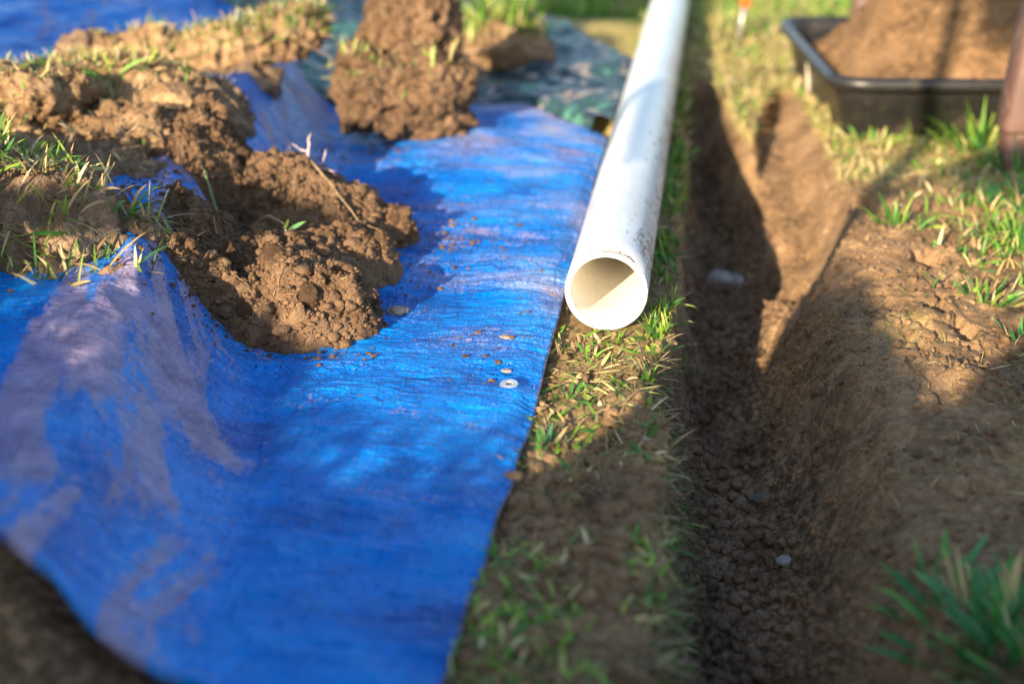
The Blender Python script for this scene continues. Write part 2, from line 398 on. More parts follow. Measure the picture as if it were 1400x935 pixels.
# ------------------------------------------------------------------ scatter helpers
def lump_cloud(P, rad, level, seed, squash=.8):
    """joined little irregular lumps at P with radius rad"""
    V0, F0 = ICO[level]; rg = np.random.default_rng(seed); temps = []
    for k in range(10):
        o = rg.uniform(-50, 50, 3)
        d = 1 + .62 * fbm(V0[:, 0] * 1.3 + o[0], V0[:, 1] * 1.3 + o[1], V0[:, 2] * 1.3 + o[2], s=k, o=4, g=.7) + (.75 * (lumps3(V0 * 1.9 + o, k) - .4) + (.32 * (lumps3(V0 * 4.5 + o, k + 50) - .4) if level > 2 else 0) if level > 1 else 0)
        temps.append(V0 * d[:, None] * rg.uniform(.6, 1.3, 3))
    T = np.stack(temps); n = len(P); v = T[rg.integers(0, 10, n)]
    a = rg.uniform(0, 2 * np.pi, n); b_ = rg.uniform(0, 2 * np.pi, n)
    ca, sa, cb, sb = np.cos(a), np.sin(a), np.cos(b_), np.sin(b_); z0 = np.zeros(n); o1 = np.ones(n)
    Rz = np.stack([np.stack([ca, -sa, z0], 1), np.stack([sa, ca, z0], 1), np.stack([z0, z0, o1], 1)], 1)
    Rx = np.stack([np.stack([o1, z0, z0], 1), np.stack([z0, cb, -sb], 1), np.stack([z0, sb, cb], 1)], 1)
    v = np.einsum('nij,nkj->nki', Rz @ Rx, v) * np.asarray(rad)[:, None, None]; v[:, :, 2] *= squash
    v += np.asarray(P)[:, None, :]
    F = (F0[None] + (np.arange(n) * len(V0))[:, None, None]).reshape(-1, 3)
    return v.reshape(-1, 3), F
def crumbs(name, P, rad, mat, seed, parent=None, level=1, squash=.8):
    V, F = lump_cloud(np.asarray(P), rad, level, seed, squash)
    o = link(name, mesh_np(name, V, F, mat, smooth=level > 1), parent); return tag(o, kind='stuff')
def blades(name, P, L, Wd, col, seed, lean=(.1, .7), mat=None, parent=None, flat=False, az=None):
    """tapered, folded and curved grass blades rooted at P"""
    n = len(P); rg = np.random.default_rng(seed); mat = mat or M_GRASS
    L = np.asarray(L) * np.ones(n); Wd = np.asarray(Wd) * np.ones(n)
    az = rg.uniform(0, 2 * np.pi, n) if az is None else az
    th = rg.uniform(*lean, n); cv = rg.uniform(.1, 1.0, n) * (0.3 if flat else 1)
    S = 5; V = np.zeros((n, S * 2 - 1, 3)); cc = np.zeros((n, S * 2 - 1, 3))
    pos = np.array(P, float).copy(); dirx, diry = np.cos(az), np.sin(az); tw = rg.uniform(-.9, .9, n)
    prof = [.55, 1, .95, .6, 0]
    for k in range(S):
        ang = th + cv * k / S
        wv = np.stack([-diry * np.cos(tw) , dirx * np.cos(tw), np.sin(tw)], 1) * (Wd * prof[k] / 2)[:, None]
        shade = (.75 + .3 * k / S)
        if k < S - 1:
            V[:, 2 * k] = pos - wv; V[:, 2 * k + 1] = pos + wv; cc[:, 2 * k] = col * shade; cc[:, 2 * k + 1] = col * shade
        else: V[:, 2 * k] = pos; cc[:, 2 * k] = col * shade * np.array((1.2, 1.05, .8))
        st = (L / (S - 1))[:, None] * np.stack([np.sin(ang) * dirx, np.sin(ang) * diry, np.cos(ang)], 1)
        pos = pos + st
        if flat: pos[:, 2] = np.maximum(pos[:, 2], np.asarray(P)[:, 2] - .001)
    q4 = np.array([(2 * k, 2 * k + 1, 2 * k + 3, 2 * k + 2) for k in range(S - 2)]); q3 = np.array([(2 * S - 4, 2 * S - 3, 2 * S - 2)])
    off = (np.arange(n) * (2 * S - 1))[:, None, None]
    me = mesh_np(name, V.reshape(-1, 3), [(q4[None] + off).reshape(-1, 4), (q3[None] + off).reshape(-1, 3)], mat, cols=cc.reshape(-1, 3))
    return link(name, me, parent)
GREENS = np.array([(.10, .24, .02), (.15, .32, .03), (.24, .40, .05), (.06, .20, .03), (.34, .44, .08), (.11, .30, .05)])
STRAWS = np.array([(.62, .48, .22), (.52, .38, .17), (.72, .60, .34), (.36, .24, .12), (.58, .54, .20)])
def pick(pal, n, rg, var=.2):
    return pal[rg.integers(0, len(pal), n)] * rg.uniform(1 - var, 1 + var, (n, 1))

# trench litter: crumbs on the floor and lower walls
rg = np.random.default_rng(3)
def rand_xy(n, x0, x1, y0, y1): return rg.uniform(x0, x1, n), rg.uniform(y0, y1, n) ** 1
px, py = rand_xy(60000, -.02, .26, .85, 3.4); _, a1, a2 = trench(px, py)
keep = rg.uniform(0, 1, len(px)) < np.clip((a1 - .72) * 4, .0, 1) * .8; px, py = px[keep][:10000], py[keep][:10000]
r_ = .0013 + .0048 * rg.power(.16, len(px)); big = r_ > .0038
P = np.stack([px, py, gz(px, py) + r_ * .35], 1)
crumbs('trench_crumbs', P[~big], r_[~big], M_SOILD, 1)
tag(bpy.data.objects['trench_crumbs'], 'dark crumbs of damp soil littering the trench floor', 'soil crumbs', kind='stuff')
crumbs('trench_clods', P[big], r_[big] * .95, M_SOILD, 2, level=3)
tag(bpy.data.objects['trench_clods'], 'larger damp soil crumbs scattered over the trench floor', 'soil crumbs', kind='stuff')
px, py = rand_xy(90000, -.06, .03, .85, 3.2); _, a1, a2 = trench(px, py)
k_ = (a1 > .03) & (a1 < .95); px, py = px[k_][:3800], py[k_][:3800]; r_ = .0014 + .0055 * rg.power(.25, len(px))
crumbs('wall_crumbs', np.stack([px, py, gz(px, py)], 1), r_, M_SOILD, 3)
tag(bpy.data.objects['wall_crumbs'], 'crumbs of soil clinging to the steep left trench wall', 'soil crumbs', kind='stuff')
px, py = rand_xy(90000, .10, .34, .85, 2.9); _, a1, a2 = trench(px, py); dn_ = np.clip(fbm(px * 9, py * 9, s=231) + .5, 0, 1)
k_ = (a1 > .02) & (a1 < .97) & (rg.uniform(0, 1, len(px)) < dn_ * .5); px, py = px[k_][:7000], py[k_][:7000]; r_ = .0012 + .0050 * rg.power(.2, len(px))
crumbs('slope_crumbs', np.stack([px, py, gz(px, py)], 1), r_, M_GROUND, 13)
tag(bpy.data.objects['slope_crumbs'], 'crumbs of soil on the sloping right trench wall', 'soil crumbs', kind='stuff')
px, py = rand_xy(4000, -.185, -.03, .85, 1.5); k_ = (fbm(px * 14, py * 14, s=222) > .0); px, py = px[k_][:1300], py[k_][:1300]; r_ = .0018 + .0085 * rg.power(.16, len(px))
crumbs('strip_clods', np.stack([px, py, gz(px, py) - r_ * .25], 1), r_, M_GROUND, 5, level=3)
tag(bpy.data.objects['strip_clods'], 'lumpy brown clods on the dirt strip beside the near tarp edge', 'soil crumbs', kind='stuff')
# crumbs on the bank and the strip between tarp and trench
px, py = rand_xy(34000, -.19, .75, .85, 2.9); _, a1, a2 = trench(px, py)
d = np.clip(fbm(px * 6, py * 6, s=201) + .35, 0, 1) * (a1 < .9) * ~((np.abs(px + .116) < .07) & (py > 1.7))
keep = rg.uniform(0, 1, len(px)) < d; px, py = px[keep][:11000], py[keep][:11000]
r_ = .0011 + .0060 * rg.power(.18, len(px))
crumbs('bank_crumbs', np.stack([px, py, gz(px, py) + r_ * .3], 1), r_, M_SOIL, 4)
tag(bpy.data.objects['bank_crumbs'], 'loose brown soil crumbs strewn along both banks of the trench', 'soil crumbs', kind='stuff')

# ------------------------------------------------------------------ grass on the ground
def scatter_ground(n, x0, x1, y0, y1, dens):
    px = rg.uniform(x0, x1, n); py = rg.uniform(y0, y1, n)
    k = rg.uniform(0, 1, n) < dens(px, py); px, py = px[k], py[k]
    return np.stack([px, py, gz(px, py, True) - .002], 1)
def off_pipe(x, y): return ~((np.abs(x + .116) < .055) & (y > 1.76))
def free(x, y):
    _, a, b_ = trench(x, y)
    tarp = (x < -.185) & (y < 2.85 + .15 * (x < -.25)) & (y > .8 + np.clip(-.35 - x, 0, 3) * .7)
    tub = (x > .2) & (y > 2.97) & (y < 3.75) & (x > .31 - (y - 2.97) * .13)
    camo = (x < -.19) & (x > -1.6) & (y > 2.8) & (y < 4.45)
    return (a < .12) & (b_ < .2) & ~tarp & ~tub & ~camo & off_pipe(x, y)
# strip between tarp and trench: short clippings
P = scatter_ground(13000, -.185, -.025, 1.22, 1.80, lambda x, y: free(x, y) * lawn_mask(x, y) * .42)
n = len(P); rg2 = np.random.default_rng(5)
g = rg2.uniform(0, 1, n) < .5
cc = np.where(g[:, None], pick(GREENS, n, rg2), pick(STRAWS, n, rg2))
tag(blades('grass', P, rg2.uniform(.010, .032, n), rg2.uniform(.0025, .0062, n), cc, 6, lean=(.7, 1.5)), 'short trampled grass and dry clippings in front of the pipe', 'grass', kind='stuff')
P = scatter_ground(4200, -.185, -.02, .86, 1.40, lambda x, y: free(x, y) * np.clip(fbm(x * 9, y * 9, s=301) * 1.8 + .35 - .35 * (x > -.08), 0, 1) * .8)
n = len(P); g = rg2.uniform(0, 1, n) < .62
cc = np.where(g[:, None], pick(GREENS, n, rg2) * 1.3, pick(STRAWS, n, rg2))
tag(blades('grass', P, rg2.uniform(.010, .032, n), rg2.uniform(.003, .006, n), cc, 7, lean=(.6, 1.5)), 'sparse low grass on the dirt strip beside the near tarp edge', 'grass', kind='stuff')
P = scatter_ground(5000, -.062, -.028, 1.7, 3.4, lambda x, y: free(x, y) * .28 * (fbm(x * 20, y * 12, s=333) > -.15))
n = len(P)
tag(blades('grass', P, rg2.uniform(.012, .04, n), rg2.uniform(.0025, .005, n), pick(GREENS, n, rg2), 77, lean=(.1, 1.2)), 'green blades in the shade between the pipe and the trench lip', 'grass', kind='stuff')
px, py = rg.uniform(-.06, .02, 30000), rg.uniform(.85, 1.9, 30000); _, a1, a2 = trench(px, py)
k_ = (a1 > .01) & (a1 < .55) & (fbm(py * 22, py * 0 + 4, s=341) > -.1); px, py = px[k_][:1100], py[k_][:1100]; n = len(px); g = rg2.uniform(0, 1, n) < .3
P = np.stack([px, py, gz(px, py)], 1); cc = np.where(g[:, None], pick(GREENS, n, rg2), pick(np.array([(.36, .26, .14), (.22, .15, .08), (.46, .36, .2)]), n, rg2))
tag(blades('roots', P, rg2.uniform(.010, .04, n), rg2.uniform(.0008, .0030, n), cc, 79, lean=(.5, 2.2), az=rg2.normal(0, .9, n)), 'torn roots and grass stems hanging over the left trench lip', 'roots', kind='stuff')
# far lawn left and right of the pipe
P = scatter_ground(52000, -.9, 1.6, 2.35, 5.2, lambda x, y: free(x, y) * np.clip(lawn_mask(x, y) + .6 * sst((y - 3.6) / .4), 0, 1) * (.35 + .65 * sst((y - 2.6) / .6)))
n = len(P); far_ = sst((P[:, 1] - 3.8) / .7); edge_ = np.exp(-((P[:, 0] - .6) / .25) ** 2) * .3
g = rg2.uniform(0, 1, n) < .22 + .4 * far_ + edge_
cc = np.where(g[:, None], pick(GREENS, n, rg2), pick(STRAWS, n, rg2))
tag(blades('grass', P, rg2.uniform(.014, .042, n) * (1 + .5 * far_), rg2.uniform(.0025, .006, n), cc, 8, lean=(.2, 1.2)), 'sunlit lawn of dry straw and green blades behind the trench', 'grass', kind='stuff')
# lawn further left behind the camouflage sheet
P = scatter_ground(14000, -3.2, -.3, 4.3, 5.6, lambda x, y: np.ones_like(x))
n = len(P)
tag(blades('grass', P, rg2.uniform(.03, .07, n), rg2.uniform(.003, .005, n), pick(GREENS, n, rg2), 9), 'deep green shaded lawn beyond the tarps', 'grass', kind='stuff')
P = scatter_ground(60000, -.185, .75, .86, 2.9, lambda x, y: free(x, y) * np.clip(.25 + fbm(x * 8, y * 8, s=351) + .3 * (x < 0), 0, 1) * np.where(x < 0, .75, .30))
n = len(P)
tag(blades('straw', P + (0, 0, .002), rg2.uniform(.006, .026, n), rg2.uniform(.0006, .0016, n), pick(np.array([(.50, .38, .2), (.34, .25, .13), (.22, .15, .08), (.30, .33, .10)]), n, rg2), 78, lean=(.9, 1.6), mat=M_STRAW), 'fine dead stems and fibres matted over the bare dirt of both banks', 'straw', kind='stuff')
# right bank: mixed short blades, thicker towards the edge of the picture
P = scatter_ground(16000, .24, .85, .9, 2.75, lambda x, y: free(x, y) * np.clip(sst((x - .30 - .1 * (y < 1.9)) / .25) * (.15 + .9 * sst((fbm(x * 5, y * 5, s=311, o=2) + .12) / .4)), 0, 1) * np.where(y < 1.7, .3, .75))
n = len(P); g = rg2.uniform(0, 1, n) < .7
cc = np.where(g[:, None], pick(GREENS, n, rg2), pick(STRAWS, n, rg2))
tag(blades('grass', P, rg2.uniform(.012, .045, n), rg2.uniform(.0025, .0065, n), cc, 10, lean=(.3, 1.45)), 'patchy green grass on the bare bank right of the trench', 'grass', kind='stuff')
# lying straw
P = scatter_ground(19000, -.185, .9, 1.3, 3.6, lambda x, y: free(x, y) * (.12 + .5 * lawn_mask(x, y)) * np.where(x < .3, np.where(y > 2.4, .6, np.where(x < 0, 1, .02)), .35))
n = len(P)
tag(blades('straw', P + (0, 0, .003), rg2.uniform(.012, .045, n), rg2.uniform(.0012, .0028, n), pick(STRAWS, n, rg2), 12, lean=(1.4, 1.62), mat=M_STRAW, flat=True), 'dry straw lying on the ground around the trench', 'straw', kind='stuff')

def tuft(name, x, y, n, L, spread, label, seed, lean=(.1, .9), wd=(.004, .007), group=None, z=None, greens=GREENS, strawfrac=.12, roundness=1):
    z0 = float(gz(np.array([x]), np.array([y]))[0]) if z is None else z
    r = np.random.default_rng(seed); a = r.uniform(0, 6.28, n); rr = spread * np.sqrt(r.uniform(0, 1, n))
    px, py = rr * np.cos(a), rr * np.sin(a); pz = gz(x + px, y + py) - z0 - .003
    c_ = np.where((r.uniform(0, 1, n) < strawfrac)[:, None], pick(STRAWS, n, r), pick(greens, n, r))
    o = blades(name, np.stack([px, py, pz], 1), r.uniform(L * .45, L, n), r.uniform(*wd, n), c_, seed, lean)
    o.location = (x, y, z0); return tag(o, label, 'grass tuft', group)
DG = np.array([(.05, .24, .06), (.08, .32, .06), (.07, .27, .11), (.13, .36, .07)])
tuft('grass_tuft', .27, 1.09, 110, .07, .07, 'tall blurred green tuft nearest the camera on the right bank', 21, wd=(.0045, .008), lean=(.1, 1.45), greens=DG)
tuft('grass_tuft', .31, 1.05, 130, .075, .065, 'bushy dark green tuft at the lower right corner', 22, wd=(.0045, .008), lean=(.2, 1.2), greens=DG)
tuft('grass_tuft', .235, 1.17, 24, .05, .04, 'small low tuft above the tall blurred tuft on the right bank', 23, greens=DG)
tuft('grass_tuft', -.052, 1.605, 12, .032, .009, 'bright green tuft on the trench lip in front of the pipe', 24, wd=(.003, .006))
tuft('grass_tuft', -.048, 1.50, 9, .022, .008, 'tiny green sprig on the trench lip in the shade edge', 25, wd=(.003, .006))
tuft('grass_tuft', -.142, 1.545, 12, .026, .012, 'bright green sprig beside the tarp edge near the metal ring', 26, wd=(.003, .006))
tuft('grass_tuft', -.155, 1.40, 10, .035, .012, 'shaded green sprig against the tarp edge', 27, wd=(.004, .006), greens=DG)
tuft('grass_tuft', .40, 1.93, 34, .05, .03, 'green tuft by the cracked soil on the right bank', 28, wd=(.003, .006))
tuft('grass_tuft', .43, 1.80, 26, .04, .03, 'dark tuft at the right edge of the cracked bank', 29, wd=(.003, .006), greens=DG)
tuft('grass_tuft', .315, 2.27, 22, .06, .022, 'sunlit tuft at the top of the cracked bank', 30, wd=(.004, .007))
tuft('grass_tuft', .545, 2.86, 60, .13, .06, 'tallest green tuft in front of the black tub', 31, wd=(.004, .008))
tuft('grass_tuft', .42, 2.90, 40, .06, .06, 'low green tuft along the foot of the black tub', 32)
tuft('grass_tuft', .335, 2.86, 24, .06, .04, 'small tuft at the left front corner of the black tub', 33)
tuft('grass_tuft', .60, 2.70, 70, .09, .07, 'dense tuft at the right edge below the brown post', 34, greens=DG)
tuft('grass_tuft', .56, 2.44, 60, .07, .06, 'dark bushy tuft in the shade at the right edge', 35, greens=DG)
tuft('grass_tuft', .50, 2.20, 40, .06, .05, 'spreading tuft right of the cracked bank', 36)

# ------------------------------------------------------------------ blue tarp
def tarp_z(x, y, fine=True):
    rd = ridge(x, y); k = np.clip(rd / .09, 0, 1)
    al = x * .42 - y * .9; ac = x * .9 + y * .42
    z = .012 + rd
    if fine:
        wr = (1 - np.sqrt(fbm(al * 2.2, ac * 11, s=150, o=3) ** 2 + .006)) ** 2
        wr2 = (1 - np.sqrt(fbm(x * 3.2 + y, y * 10 - x * 2, s=160, o=3) ** 2 + .003)) ** 2
        z = z + (.003 + .024 * k) * (wr - .5) + (.009 * (1 - .6 * k)) * (wr2 - .55)
        z = z + .0022 * (1 - np.sqrt(fbm(x * 12 + y * 5, y * 34, s=170, o=3) ** 2 + .001)) * 2 + .012 * (1 - k) * np.exp(-((x + .36) / .09) ** 2) * vnoise(y * 2.2, x * 2, s=6)
        # draped edge and swell in the far part
        z = z + .02 * sst((y - 2.4) / .3) * np.exp(-((x + .45) / .16) ** 2) + .05 * sst((y - 3.0) / .8) * sst((-1.2 - x) / .5) * (1 + fbm(x * 3, y * 3, s=9))
    return z
RE = [(.76, -.187), (.944, -.187), (1.1, -.184), (1.29, -.178), (1.42, -.176), (1.61, -.179), (1.8, -.181), (2.24, -.186), (2.8, -.19)]
FE = [(-2.7, 4.4), (-1.95, 4.48), (-1.77, 4.45), (-1.099, 3.605), (-.9, 3.1), (-.761, 2.95), (-.483, 2.96), (-.377, 2.985), (-.26, 2.88), (-.185, 2.79)]
NE = [(-2.7, 2.3), (-1.3, 1.50), (-.8, 1.12), (-.544, .93), (-.453, .893), (-.345, .862), (-.28, .83), (-.185, .76)]
ns = 560
s_ = np.linspace(0, 1, ns); x0 = np.where(s_ < .3, -2.7 + (s_ / .3) * 1.6, -1.1 + (s_ - .3) / .7 * .915)
tt = np.linspace(0, 1, 620)
S, T = np.meshgrid(x0, tt); yn = lerpx(S, NE); yfar = lerpx(S, FE)
YY = yn + (yfar - yn) * T ** 1.25
XX = S + (lerpx(YY, RE) + .185) * sst((S + .9) / .7)
XX = XX + .0018 * vnoise(YY * 14, YY * 0, s=8) * (S > -.5)
xt, yt = XX.ravel(), YY.ravel(); zt = tarp_z(xt, yt)
ed = np.minimum((-.183 - S).ravel(), (T * (yfar - yn)).ravel())
zt = zt - .006 * (1 - sst(ed / .03)) * (1 - .5 * vnoise(yt * 8, xt * 8))
# near-left edge lifts clear of the ground and curls under
ne = (T * (yfar - yn)).ravel(); zt += .045 * np.exp(-ne / .06) * sst((-.2 - xt) / .2) - .02 * np.exp(-ne / .006)
rd = ridge(xt, yt); al = xt * .42 - yt * .9; ac = xt * .9 + yt * .42
# shallow seat where the heap weighs it down
cr = lerpx(yt, CREST); va = lerpx(yt, VALLEY)
kr_ = sst((xt - va + .05) / .10)
streak = (1 - kr_) * 1.15 * fbm(al * 5.5, ac * 30 + 1.6 * vnoise(al * 4, ac * 6, s=185), s=180, o=5, g=.6) * 1.9 + kr_ * .78 * (fbm(xt * 4 + yt * 3, yt * 17 + xt * 4, s=181, o=4) + .45 * fbm(xt * 22 + yt * 5, yt * 55, s=183, o=3))
dust_sheen = .05 + .01 * kr_ + streak  # streaks of dried mud and painted sheen
on = sst((xt - cr + .06) / .08) * sst((va + .03 - xt) / .06)
dust_sheen = dust_sheen + .24 * on * (yt > .8) - .22 * kr_ * sst((1.85 - yt) / .2) - .25 * (xt < cr - .05)
dust_sheen = dust_sheen + .33 * np.exp(-((yt - 1.33 - (xt + .3) * -.35) / .035) ** 2) * (xt > -.42) * (fbm(xt * 14, yt * 14, s=190) > -.1)
speck = sst((yt - 1.45) / .5) * sst((xt + .62) / .2) * (.28 + .9 * fbm(xt * 7, yt * 12, s=195)) + .25 * on
tarp = link('blue_tarp', mesh_np('blue_tarp', np.stack([xt, yt, zt], 1), grid_faces(len(tt), ns), M_TARP, attrs={'dust_sheen': dust_sheen, 'speck': speck}))
md = tarp.modifiers.new('thickness', 'SOLIDIFY'); md.thickness = .0012; md.offset = -1
tag(tarp, 'large crumpled blue tarpaulin smeared with dried mud and painted sheen left of the trench', 'tarpaulin')
M_HEM = simple('tarp_hem', (.02, .04, .14), .5, nscale=80, var=.5, dirt=((.3, .22, .2), 60, .5, .5))
ii = np.arange(0, 620, 4); hp = np.stack([xt.reshape(620, ns)[ii, -1] + .0006, yt.reshape(620, ns)[ii, -1], zt.reshape(620, ns)[ii, -1] + .0002], 1)
h_ = tube(hp, [.0016] * len(hp), 6, M_HEM, 'hem', tarp)
def ring(name, r1, r2, hz, mat, parent, loc, rot=(0, 0, 0)):
    V = []; n = 48; prof = [(r1, -hz * .2), (r1, hz * .5), (r1 + (r2 - r1) * .3, hz), (r1 + (r2 - r1) * .75, hz * .8), (r2, -hz * .2)]
    for k in range(n):
        a = 2 * math.pi * k / n
        for r, z in prof: V.append((r * math.cos(a), r * math.sin(a), z))
    m_ = len(prof); F = [(k * m_ + j, ((k + 1) % n) * m_ + j, ((k + 1) % n) * m_ + (j + 1) % m_, k * m_ + (j + 1) % m_) for k in range(n) for j in range(m_)]
    o = link(name, mesh_np(name, np.array(V), np.array(F), mat), parent); o.location = loc; o.rotation_euler = rot; return o
gx, gy = -.213, 1.532; gzz = float(tarp_z(np.array([gx]), np.array([gy]))[0])
gr = ring('grommet', .0040, .0118, .0030, M_METAL, tarp, (gx, gy, gzz + .0012), (R(4), R(-3), 0)); gr['label'] = 'metal eyelet ring in the tarp edge'
M_DARK = simple('dark_hole', (.015, .015, .02), .9)
dv = np.array([(0, 0, 0)] + [(.0044 * math.cos(a), .0044 * math.sin(a), 0) for a in np.linspace(0, 2 * math.pi, 24, endpoint=False)])
hol = link('grommet_hole', mesh_np('grommet_hole', dv, np.array([(0, k + 1, (k + 1) % 24 + 1) for k in range(24)]), M_DARK), gr); hol.location = (0, 0, .0004)

# ------------------------------------------------------------------ camouflage sheet behind
cx = np.linspace(-1.62, -.18, 150); cy = np.linspace(0, 1, 170)
A, B = np.meshgrid(cx, cy)
y0 = np.interp(A, [-1.62, -1.2, -.9, -.7, -.45, -.19], [3.9, 3.3, 2.95, 2.75, 2.86, 2.86]); y1 = np.interp(A, [-1.62, -1.1, -.6, -.42, -.3, -.18], [4.55, 4.6, 4.35, 4.05, 3.75, 3.45])
YC = y0 + (y1 - y0) * B; XC = A + .03 * fbm(A * 3, YC * 3, s=3) + .02 * (B - .5)
ZC = .03 + .045 * np.abs(fbm(XC * 5, YC * 5, s=77, o=4)) + .012 * fbm(XC * 20, YC * 20, s=78) + .10 * sst((-.75 - XC) / .4) * sst((YC - 3.2) / .6)
ZC = np.maximum(ZC, gz(XC.ravel(), YC.ravel(), False).reshape(XC.shape) + .012)
bl = tarp_z(XC.ravel(), YC.ravel()).reshape(XC.shape)
inb = YC < lerpx(XC, FE) + .02
ZC = np.where(inb, bl - .02, ZC)
camo = link('camouflage_tarp', mesh_np('camouflage_tarp', np.stack([XC.ravel(), YC.ravel(), ZC.ravel()], 1), grid_faces(170, 150), M_CAMO))
tag(camo, 'rumpled green and teal camouflage sheet lying beyond the blue tarp', 'tarpaulin')

# ------------------------------------------------------------------ pipe
def lathe_y(prof, n=96):
    V = []; 
    for k in range(n):
        a = 2 * math.pi * k / n
        for r, yv in prof: V.append((r * math.cos(a), yv, r * math.sin(a)))
    m_ = len(prof); return np.array(V), n, m_
ro, ri, LN = .055, .0472, 3.6
pl = empty('pvc_pipe', (-.116, 1.765, .0565), 'long white plastic drain pipe with its open cream bore towards the camera', 'pipe')
def surf(prof, name, mat, parent, closed=False):
    V, n, m_ = lathe_y(prof, 128)
    F = [(k * m_ + j, k * m_ + (j + 1) % m_, ((k + 1) % n) * m_ + (j + 1) % m_, ((k + 1) % n) * m_ + j) for k in range(n) for j in range(m_ if closed else m_ - 1)]
    at = {'side': V[:, 0] / ro}
    o = link(name, mesh_np(name, V, np.array(F), mat, attrs=at), parent); return o
yy = list(np.linspace(.0012, LN, 60))
surf([(ro - .0012, 0)] + [(ro, v) for v in yy] , 'pipe_wall', M_PVC, pl)
surf([(ri, v) for v in reversed(yy)] + [(ri + .0006, 0)], 'bore', M_PVCI, pl)
M_RIM = simple('cut_pvc', (.84, .84, .82), .5, var=.06, nscale=120)
surf([(ri + .0006, 0), (ri + .0014, -.0005), (ro - .002, -.0005), (ro - .0012, 0)], 'cut_rim', M_RIM, pl)
# mud flecks stuck to the pipe
rr = np.random.default_rng(50); n = 150; an = rr.normal(1.35, .35, n); yv = rr.power(.35, n) * .012
an2 = rr.normal(.25, .35, 130); yv2 = rr.uniform(.0, .9, 130)
aa = np.concatenate([an, an2]); yv = np.concatenate([yv, yv2]); rad = np.concatenate([rr.uniform(.0003, .0011, n), rr.uniform(.0004, .0014, 130)])
Pm = np.stack([ro * np.cos(aa), yv, ro * np.sin(aa)], 1)
crumbs('mud_flecks', Pm, rad, M_SOILD, 51, pl, squash=1)
n = 170; an = rr.normal(-1.5, .55, n); yv = rr.power(.6, n) * .16
crumbs('bore_specks', np.stack([(ri - .0002) * np.cos(an), yv, (ri - .0002) * np.sin(an)], 1), rr.uniform(.0002, .0007, n), M_SOILD, 52, pl, squash=1)
Vl, Fl = lump_cloud(np.zeros((1, 3)), np.array([.014]), 3, 53)
o = link('clay_lump', mesh_np('clay_lump', Vl, Fl, M_SAND)); o.location = (-.046, 2.86, -.008); tag(o, 'small orange clay lump on the trench lip against the far pipe', 'soil lump')

# ------------------------------------------------------------------ clods
LV, LF = ico(6); LV5, LF5 = ico(5)
def soil_lump(parent, loc, rad, seed, rot=(0, 0, 0), mat=None, level=6, amp=.30, crumb=.007, cs=115, flatb=.6, name='soil_lump', rough=1.):
    V0, F0 = (LV, LF) if level == 6 else (LV5, LF5)
    rad = np.array(rad); r = np.random.default_rng(seed); o = r.uniform(-40, 40, 3)
    p = V0 * rad
    q_ = V0 * 1.15 + o
    d = 1 + amp * fbm(*q_.T, s=seed, o=4, g=.55)
    # broken facets
    for k in range(7):
        nv = r.normal(size=3); nv /= np.linalg.norm(nv); c = r.uniform(.62, .9)
        dt = V0 @ nv; d = np.where(dt * d > c, c / np.maximum(dt, .01) * .5 + d * .5, d)
    p = p * d[:, None]
    nrm = V0 / rad; nrm /= np.linalg.norm(nrm, axis=1)[:, None]
    wp = p * cs + o + .5 * np.stack([fbm(*(p * cs * .6 + j * 9).T, s=j, o=2) for j in range(3)], 1)
    msk = sst((fbm(*(p * 13 + o).T, s=seed + 3, o=2) + .35) / .5)
    bil = np.abs(fbm(*(p * 16 + o).T, s=seed + 41, o=3)); tr_ = np.abs(fbm(*(p * 34 - o).T, s=seed + 42, o=3))
    p = p + nrm * (rough * (.045 * (.22 - bil) + .024 * (.2 - tr_)))[:, None]
    p = p + nrm * (crumb * (.35 + .65 * msk) * (lumps3(wp, seed) - .3) + crumb * .45 * (lumps3(wp * 2.3, seed + 5) - .3) + crumb * .8 * fbm(*(p * 38 + o).T, s=seed + 9, o=3))[:, None]
    lo = -rad.min() * flatb if flatb else -9
    if level == 6:
        ci = r.integers(0, len(p), 1300); cr_ = .0010 + .0055 * r.power(.22, 1300)
        Vc, Fc = lump_cloud(p[ci], cr_, 1, seed)
    rm = Matrix.Rotation(rot[2], 3, 'Z') @ Matrix.Rotation(rot[1], 3, 'Y') @ Matrix.Rotation(rot[0], 3, 'X')
    p = p @ np.array(rm).T
    if level == 6 and name == 'soil_lump':
        oc = link('clinging_crumbs', mesh_np('clinging_crumbs', Vc @ np.array(rm).T, Fc, mat or M_SOIL, smooth=False), parent); oc.location = loc; oc['kind'] = 'stuff'
    ob = link(name, mesh_np(name, p, F0, mat or M_SOIL), parent); ob.location = loc
    return ob, p + np.array(loc)
def top_points(Ps, n, seed, zmin=.4, dens=None):
    """points on the upper side of a lump cloud given as vertex arrays"""
    r = np.random.default_rng(seed); out = []
    A_ = np.concatenate(Ps); lo, hi = A_[:, 2].min(), A_[:, 2].max()
    # keep the highest vertex per small xy cell
    key = np.floor(A_[:, :2] / .006).astype(int); ordr = np.lexsort((-A_[:, 2], key[:, 1], key[:, 0])); A_ = A_[ordr]; key = key[ordr]
    first = np.r_[True, np.any(np.diff(key, axis=0) != 0, axis=1)]; A_ = A_[first]
    A_ = A_[A_[:, 2] > lo + zmin * (hi - lo)]
    if dens is not None: A_ = A_[r.uniform(0, 1, len(A_)) < dens(A_)]
    return A_[r.integers(0, len(A_), n)] + r.normal(0, .001, (n, 3)) * (1, 1, 0)
